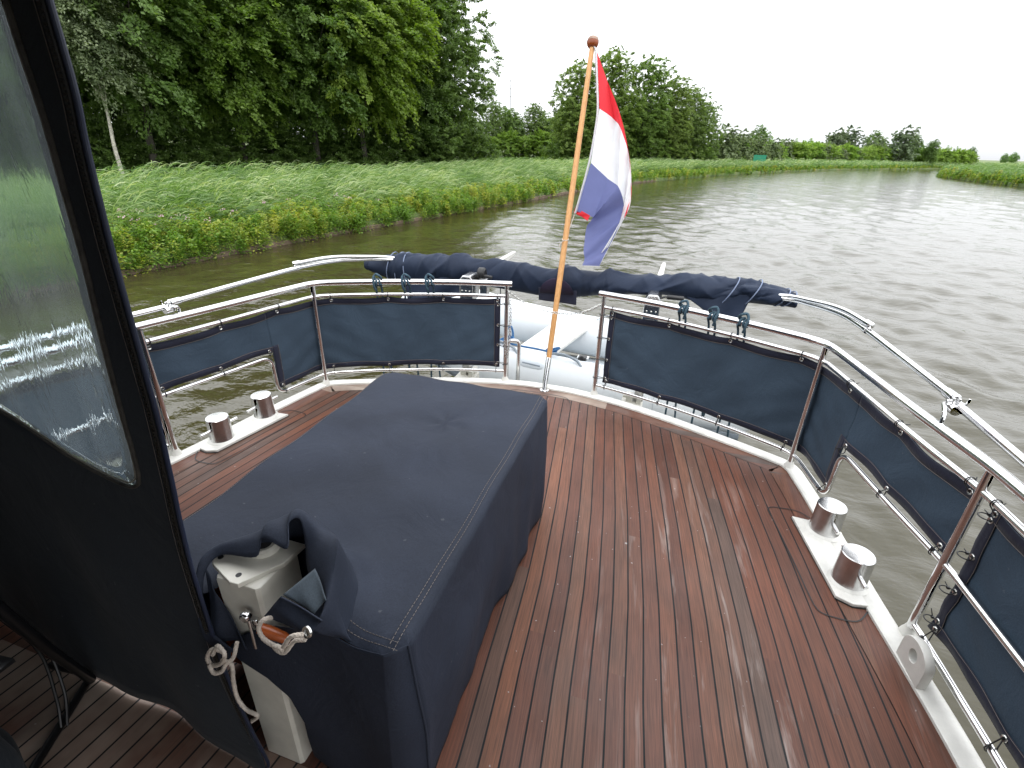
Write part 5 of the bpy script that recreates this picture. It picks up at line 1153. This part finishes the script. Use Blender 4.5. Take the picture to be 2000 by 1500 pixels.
# sleeve collar round the column
RIM_IN = [(-0.119, 0.575, 0.507), (-0.18, 0.58, 0.541), (-0.2, 0.59, 0.599), (-0.204, 0.62, 0.681), (-0.182, 0.655, 0.713), (-0.088, 0.665, 0.728), (-0.084, 0.69, 0.765), (-0.008, 0.68, 0.764), (-0.031, 0.72, 0.796), (-0.015, 0.74, 0.799), (0.009, 0.72, 0.753), (0.041, 0.68, 0.714), (0.123, 0.62, 0.696), (0.141, 0.58, 0.698), (0.124, 0.56, 0.684)]
RIM_OUT = [(-0.135, 0.57, 0.474), (-0.196, 0.57, 0.529), (-0.204, 0.58, 0.608), (-0.216, 0.62, 0.701), (-0.208, 0.68, 0.711), (-0.12, 0.72, 0.751), (-0.104, 0.75, 0.759), (-0.081, 0.77, 0.771), (-0.061, 0.78, 0.776), (-0.029, 0.78, 0.776), (0.045, 0.76, 0.766), (0.107, 0.71, 0.791), (0.137, 0.64, 0.748), (0.148, 0.6, 0.698), (0.134, 0.57, 0.685)]
ri, ro = catmull(RIM_IN, 6), catmull(RIM_OUT, 6); rows = []
for q in np.linspace(0, 1, 9): rows.append([a.lerp(c, q) + Vector((0,0,0.012*math.sin(math.pi*q)*1.4)) for a, c in zip(ri, ro)])
for q in np.linspace(0.12, 1, 8):
    row = []
    for c in ro:
        foot = Vector((c.x*1.02+(c.x+.05)*0.10, max(c.y+ (c.y-.66)*.18+ (0.02 if c.y > .65 else 0), 0.634), 0)); foot.z = min(ztop_(foot.x, foot.y)-0.012, c.z)
        if c.x < -0.10 and c.y < 0.68: foot = c + Vector((-.02, .012, -.03))
        p = c.lerp(foot, q); p += Vector((0,0,0.010*math.sin(c.x*70+q*3)))*(1-q); row.append(p)
    rows.append(row)
mb = MB(); mb.grid(rows); cl = build('sleeve', mb, M['cover'], t, angle=75, solid=0.003)
sheet('sleeve_flap', [(0.004,0.575,0.673),(0.049,0.585,0.735),(0.163,0.575,0.727),(0.133,0.553,0.688)], M['cover'], 12, .004, t, .003)
sheet('sleeve_lining', [(0.040,0.600,0.722),(0.080,0.66,0.752),(0.143,0.615,0.735),(0.121,0.59,0.705)], M['cover_in'], 12, .004, t, .002)
sheet('sleeve_side', [(-.208,.628,.688),(-.170,.612,.610),(-.105,.604,.490),(-.192,.582,.520)], M['cover'], 14, .006, t, .003)
mb = MB(); mb.lathe([(0.006,0),(0.007,.003),(0.012,.004),(0.013,0)], (0.137,0.552,0.705), (-.2,-.9,.35), 18); build('eyelet', mb, M['chrome'], t)
def rope(name, segs_, r_, label, loc, cat='cord', mat='rope_white', group=None):
    tt = thing(name, loc, label, cat, group); mb = MB()
    for pts in segs_:
        P = catmull(pts, 10); mb.tube(P, r_, 10)
        for ph in (0, 2.1, 4.2):    # laid strands
            T = [P[min(i+1,len(P)-1)]-P[max(i-1,0)] for i in range(len(P))]; hel = []
            for i, p in enumerate(P):
                tt_ = T[i].normalized() if T[i].length > 0 else Vector((0,0,1)); u = tt_.orthogonal().normalized(); v_ = tt_.cross(u); a = i*0.75+ph; hel.append(p + (u*math.cos(a)+v_*math.sin(a))*r_*0.55)
            mb.tube(hel, r_*0.62, 6)
    build('cord_strands', mb, M[mat], tt, angle=70); return tt
rope('drawcord', [[(-0.137,0.565,0.507),(-0.152,0.55,0.532),(-0.171,0.545,0.5),(-0.163,0.545,0.477),(-0.13,0.545,0.5),(-0.103,0.54,0.548),(-0.132,0.55,0.551),(-0.150,0.545,0.52)],[(-0.165,.54,.485),(-.15,.535,.47),(-.13,.54,.478),(-.118,.545,.50),(-.10,.555,.52),(-.095,.57,.555)],[(-0.135,0.55,0.5),(-0.106,0.55,0.499),(-0.117,0.55,0.436),(-0.122,0.55,0.372),(-0.105,0.55,0.335),(-0.072,0.55,0.327),(-0.097,0.55,0.293)]], .0045, 'pale cotton cord looped at the lower left of the cover sleeve, its tail hanging down', (-0.137,0.56,0.5))
rope('drawcord', [[(0.03,0.58,0.675),(0.018,0.56,0.684),(0.010,0.55,0.668),(0.020,0.545,0.649),(0.047,0.54,0.645),(0.073,0.54,0.645),(0.092,0.53,0.672),(0.115,0.53,0.708),(0.137,0.54,0.712)],[(0.066,0.535,0.640),(0.085,0.53,0.655),(0.078,0.527,0.668),(0.066,0.53,.655),(0.088,0.53,0.650),(0.111,0.54,0.682),(0.135,0.545,0.690)]], .0045, 'pale cotton cord knotted through the eyelet at the right of the cover sleeve', (0.05,0.55,0.66))
t = thing('white_column', (-0.105, 0.69, 0), 'cream painted steel column with a top plate standing inside the sleeve of the cover', 'column')
mb = MB(); mb.box((-0.182, 0.622, 0.0), (-0.056, 0.76, 0.678), 0.008); build('shaft', mb, M['offwhite'], t, angle=40)
mb = MB(); mb.box((-0.225, 0.618, 0.679), (-0.050, 0.79, 0.690), 0.0); tp = build('top_plate', mb, M['offwhite'], t, smooth=False, bevel=0.003)
pl_ = [(-0.212,0.652),(-0.205,0.644),(-0.122,0.612),(-0.100,0.613),(-0.046,0.700),(-0.042,0.768),(-0.165,0.768),(-0.205,0.700)]; 
bpy.data.objects.remove(tp); mb = MB(); mb.prism(pl_, 0.679, 0.691, 0.002); tp = build('top_plate', mb, M['offwhite'], t, smooth=False)
mb = MB()
for hx_, hy_ in ((-0.118,0.635),(-0.200,0.665)): mb.lathe([(0.0068,0),(0.0068,.0012),(0.001,.0013)], (hx_,hy_,0.6905), (0,0,1), 16)
build('bolt_hole', mb, M['black'], tp)
mb = MB(); mb.lathe([(0.038,0),(0.036,.010),(0.028,.016),(0.026,.014)], (-0.125,0.725,0.6905), (0,0,1), 24); build('flange', mb, M['offwhite'], tp)
mb = MB(); mb.lathe([(0.024,0),(0.022,.012),(0.010,.020),(0.004,.022)], (-0.125,0.725,0.6905), (0,0,1), 20); build('stud', mb, M['black'], tp)
mb = MB(); mb.box((-0.098,0.610,0.560),(-0.072,0.624,0.585)); mb.lathe([(0.012,0),(0.014,.012),(0.010,.02)], (-0.088,0.612,0.605), (0,-1,0), 12); mb.tube([(-.085,.605,.605),(-.083,.602,.50)], .005, 8); build('hasp', mb, M['steel'], t, bevel=.002)
t = thing('wooden_cleat', (-0.02, 0.60, 0.6), 'orange varnished wooden peg peeping from under the cover sleeve', 'cleat')
mb = MB(); mb.lathe([(0.005,-.005),(0.012,0),(0.014,.02),(0.012,.06),(0.007,.075)], (-0.040,0.590,0.600), (.85,.15,-.32), 16); build('peg', mb, M['varnish'], t)
t = thing('deck_locker', (-0.1, 1.3, 0), 'red varnished wooden locker hidden under the navy cover, glimpsed at its lower hem', 'locker')
mb = MB(); mb.box((-0.045, 0.70, 0.02), (0.215, 1.90, 0.50), .004); build('locker_body', mb, M['varnish'], t)
mb = MB(); mb.box((-0.478, 0.80, 0.02), (-0.05, 1.93, 0.50), .004); build('locker_wing', mb, M['varnish'], t)

# ---------------------------------------------------------------- side curtain with clear window, and awning
def cpl(x, z, off=0.0):
    x_ = x; y = 0.572 + (-0.14-x_)*0.0792; return Vector((x_, y+off, z))
EDGE = [(x-.008, z) for x, z in [(-0.067,2.08),(-0.069,1.9),(-0.071,1.752),(-0.074,1.654),(-0.085,1.588),(-0.094,1.506),(-0.102,1.41),(-0.112,1.227),(-0.118,1.132),(-0.136,0.98),(-0.150,0.882),(-0.163,0.72),(-0.163,0.407),(-0.135,0.2),(-0.108,0.066),(-0.137,0.022)]]
WIN = [(-0.160,1.98),(-0.163,1.85),(-0.163,1.757),(-0.164,1.707),(-0.163,1.621),(-0.170,1.54),(-0.183,1.404),(-0.204,1.274),(-0.222,1.127),(-0.232,1.02),(-0.243,0.968),(-0.258,0.948),(-0.290,0.936),(-0.367,0.941),(-0.457,0.957),(-0.568,0.993),(-0.72,1.03),(-1.1,1.06),(-1.5,1.06),(-1.56,1.12),(-1.56,1.5),(-1.56,1.93),(-1.5,1.98),(-0.8,1.99),(-0.22,1.99)]
t = thing('side_curtain', (-0.9, 0.62, 0), 'dark navy awning curtain with a clear vinyl window and a zip along its free edge', 'curtain')
cxw, czw = -0.8, 1.45
def rayhit(poly, a):
    dx, dz = math.cos(a), math.sin(a); best = None
    for (x1, z1), (x2, z2) in zip(poly, poly[1:]+poly[:1]):
        ex, ez = x2-x1, z2-z1; den = dx*ez - dz*ex
        if abs(den) < 1e-12: continue
        tt = ((x1-cxw)*ez - (z1-czw)*ex)/den; uu = ((x1-cxw)*dz - (z1-czw)*dx)/den
        if tt > 0 and -1e-9 <= uu <= 1+1e-9 and (best is None or tt > best): best = tt
    return (cxw+dx*best, czw+dz*best)
OUTL = EDGE + [(-0.26,0.012),(-0.362,0.012),(-0.69,0.012),(-0.95,0.012),(-1.2,0.012),(-1.70,0.012),(-1.74,0.3),(-1.80,0.9),(-1.78,1.6),(-1.70,2.08)]
angs = sorted(set([math.atan2(z-czw, x-cxw) for x, z in OUTL+WIN] + list(np.linspace(-math.pi, math.pi, 260))))
rows = []
for a in angs:
    (wx, wz), (ox, oz) = rayhit(WIN, a), rayhit(OUTL, a); row = []
    for j in range(25):
        q = j/24; x, z = wx+(ox-wx)*q, wz+(oz-wz)*q
        f = max(0, 1.0-z)*min(1, q*3)*(1-q*0.6); off = 0.030*f*math.sin(x*9+z*4)+0.014*f*math.sin(x*21-z*5)
        row.append(cpl(x, z, off))
    rows.append(row)
mb = MB(); mb.grid(rows+rows[:1]); build('curtain_panel', mb, M['curtain'], t, angle=80, solid=0.0025)
mb = MB(); Wd = [rayhit(WIN, a) for a in np.linspace(-math.pi, math.pi, 200)]; rows = []
cc_ = (cxw, czw)
for q in np.linspace(0.02, 1.004, 14): rows.append([cpl(cc_[0]+(x-cc_[0])*q, cc_[1]+(z-cc_[1])*q) for x, z in Wd])
mb.grid(rows); build('clear_window', mb, M['vinyl'], t, angle=80, solid=0.0012)
Wp = catmull([(x, 0, z) for x, z in WIN+WIN[:1]], 6)
mb = MB(); mb.tube([cpl(p.x, p.z, -0.003) for p in Wp], .0045, 8); build('window_seal', mb, M['rubberseal'], t)
mb = MB(); mb.tube([cpl(p.x+(cxw-p.x)*.016, p.z+(czw-p.z)*.016, -0.002) for p in Wp], .0018, 6); build('window_binding', mb, simple('pale_binding', (.20,.19,.16), .7), t)
Ep = catmull([(x, 0, z) for x, z in EDGE], 8)
mb = MB(); mb.tube([cpl(p.x, p.z, 0) for p in Ep], .0045, 10); build('edge_piping', mb, M['navy_pipe'], t)
mb = MB(); 
Lp = Path([(p.x, p.z) for p in Ep]); nz_ = int(Lp.L/0.0072)
for k in range(nz_):
    p, nn = Lp.at(k*0.0072); c = cpl(p.x-0.016, p.y, -0.0035)
    mb.box((c.x-.0028, c.y-.0016, c.z-.0019), (c.x+.0028, c.y+.0010, c.z+.0019))
z_ = build('zip_teeth', mb, simple('zip_teeth', (.030,.027,.022), .45), t, smooth=False); z_['kind'] = 'stuff'
mb = MB(); mb.grid([[cpl(p.x-0.016-w, p.z, -0.0022) for p in Ep] for w in (-.007, 0, .007)]); build('zip_tape', mb, M['black'], t, solid=.0012)
mb = MB(); mb.grid([[cpl(p.x-0.028-w, p.z, -0.0024) for p in Ep if p.z > .05] for w in (0, .0012)]); build('stitching', mb, M['thread'], t, solid=.0006)
t = thing('awning', (0, -1, 2.1), 'navy canvas awning roof over the forward half of the aft deck', 'awning')
mb = MB(); mb.grid([[(x, y, 2.10 + 0.10*(1-(x/1.75)**2)) for x in np.linspace(-1.76, 1.76, 25)] for y in np.linspace(-2.6, 0.60, 12)]); build('roof_canvas', mb, M['curtain'], t, solid=.003)  # out of view overhead, put in to shade the curtain
mb = MB(); mb.grid([[(-1.79, y, z) for y in np.linspace(-2.6, 0.68, 10)] for z in np.linspace(0.02, 2.1, 8)]); build('unseen_side_panel', mb, M['curtain'], t, solid=.003)  # unseen panel added to keep the space under the roof dark
for yy_ in (0.55, -1.0, -2.4):
    mb = MB(); mb.tube(fillet([(-1.77,yy_,0.75),(-1.76,yy_,2.05),(0,yy_,2.17),(1.76,yy_,2.05),(1.80,yy_,0.75)], [0,.25,.5,.25,0], 8), .0125, 12); build('awning_bow', mb, M['steel'], t)

# ---------------------------------------------------------------- folding chair and jacket in the shade
t = thing('folding_chair', (-0.75, 0.30, 0), 'black tubular folding chair in the shade of the curtain', 'chair')
def bar(pts, r_, nm='leg', m_='blackm', rad=.04): mb = MB(); mb.tube(fillet(pts, rad, 6), r_, 12); build(nm, mb, M[m_], t)
bar([(-0.60,0.42,0.66),(-0.70,0.50,0.36),(-0.83,0.60,0.035)], .013)
bar([(-1.02,0.30,0.66),(-1.06,0.36,0.36),(-1.14,0.44,0.035)], .013)
bar([(-0.55,0.05,0.10),(-0.70,0.30,0.02),(-0.86,0.62,0.02),(-1.02,0.60,0.02)], .012, 'foot_rail')
bar([(-0.62,0.40,0.64),(-0.50,0.22,0.88),(-0.47,0.17,1.04)], .013, 'back_post')
bar([(-1.04,0.26,0.64),(-0.98,0.10,0.88),(-0.95,0.05,1.04)], .013, 'back_post')
bar([(-0.55,0.02,0.02),(-0.68,0.22,0.42),(-0.76,0.36,0.66)], .013)
sheet('seat', [(-0.58,0.40,0.50),(-0.62,-0.02,0.47),(-1.04,-0.06,0.47),(-1.05,0.34,0.50)], M['black'], 12, .006, t, .012)
sheet('backrest', [(-0.575,0.35,0.68),(-0.475,0.16,1.02),(-0.95,0.05,1.02),(-1.03,0.24,0.68)], M['curtain'], 12, .006, t, .010)
mb = MB(); mb.lathe([(.008,0),(.016,.004),(.016,.018),(.008,.024)], (-0.47,0.17,1.04), (0.2,0,1), 14); build('end_cap', mb, M['blackm'], t)
mb = MB(); mb.tube(catmull([(-0.86,.50,.42),(-0.84,.53,.25),(-0.80,.50,.10),(-0.77,.47,.03)], 6), .0045, 8); mb.tube(catmull([(-0.85,.51,.42),(-0.85,.55,.25),(-0.79,.52,.12),(-0.76,.48,.03)], 6), .0045, 8); build('loose_strap', mb, M['black'], t)
t = thing('folded_jacket', (-0.60, 0.30, 0.3), 'dark navy cloth with a small green eyelet hanging at the lower left corner', 'jacket')
rows = []
for i in range(31):
    u = i/30; row = []
    for j in range(31):
        v_ = j/30; x = -0.92+0.50*u - 0.04*v_; z = 0.66-0.62*v_ - 0.10*u*(1-v_); y = 0.24+0.12*math.sin(math.pi*u)+0.02*math.sin(u*13+v_*4)+0.015*math.sin(v_*11-u*5)
        row.append((x - 0.05*math.sin(v_*3), y, z))
    rows.append(row)
mb = MB(); mb.grid(rows); build('cloth', mb, M['curtain'], t, angle=80, solid=.004)
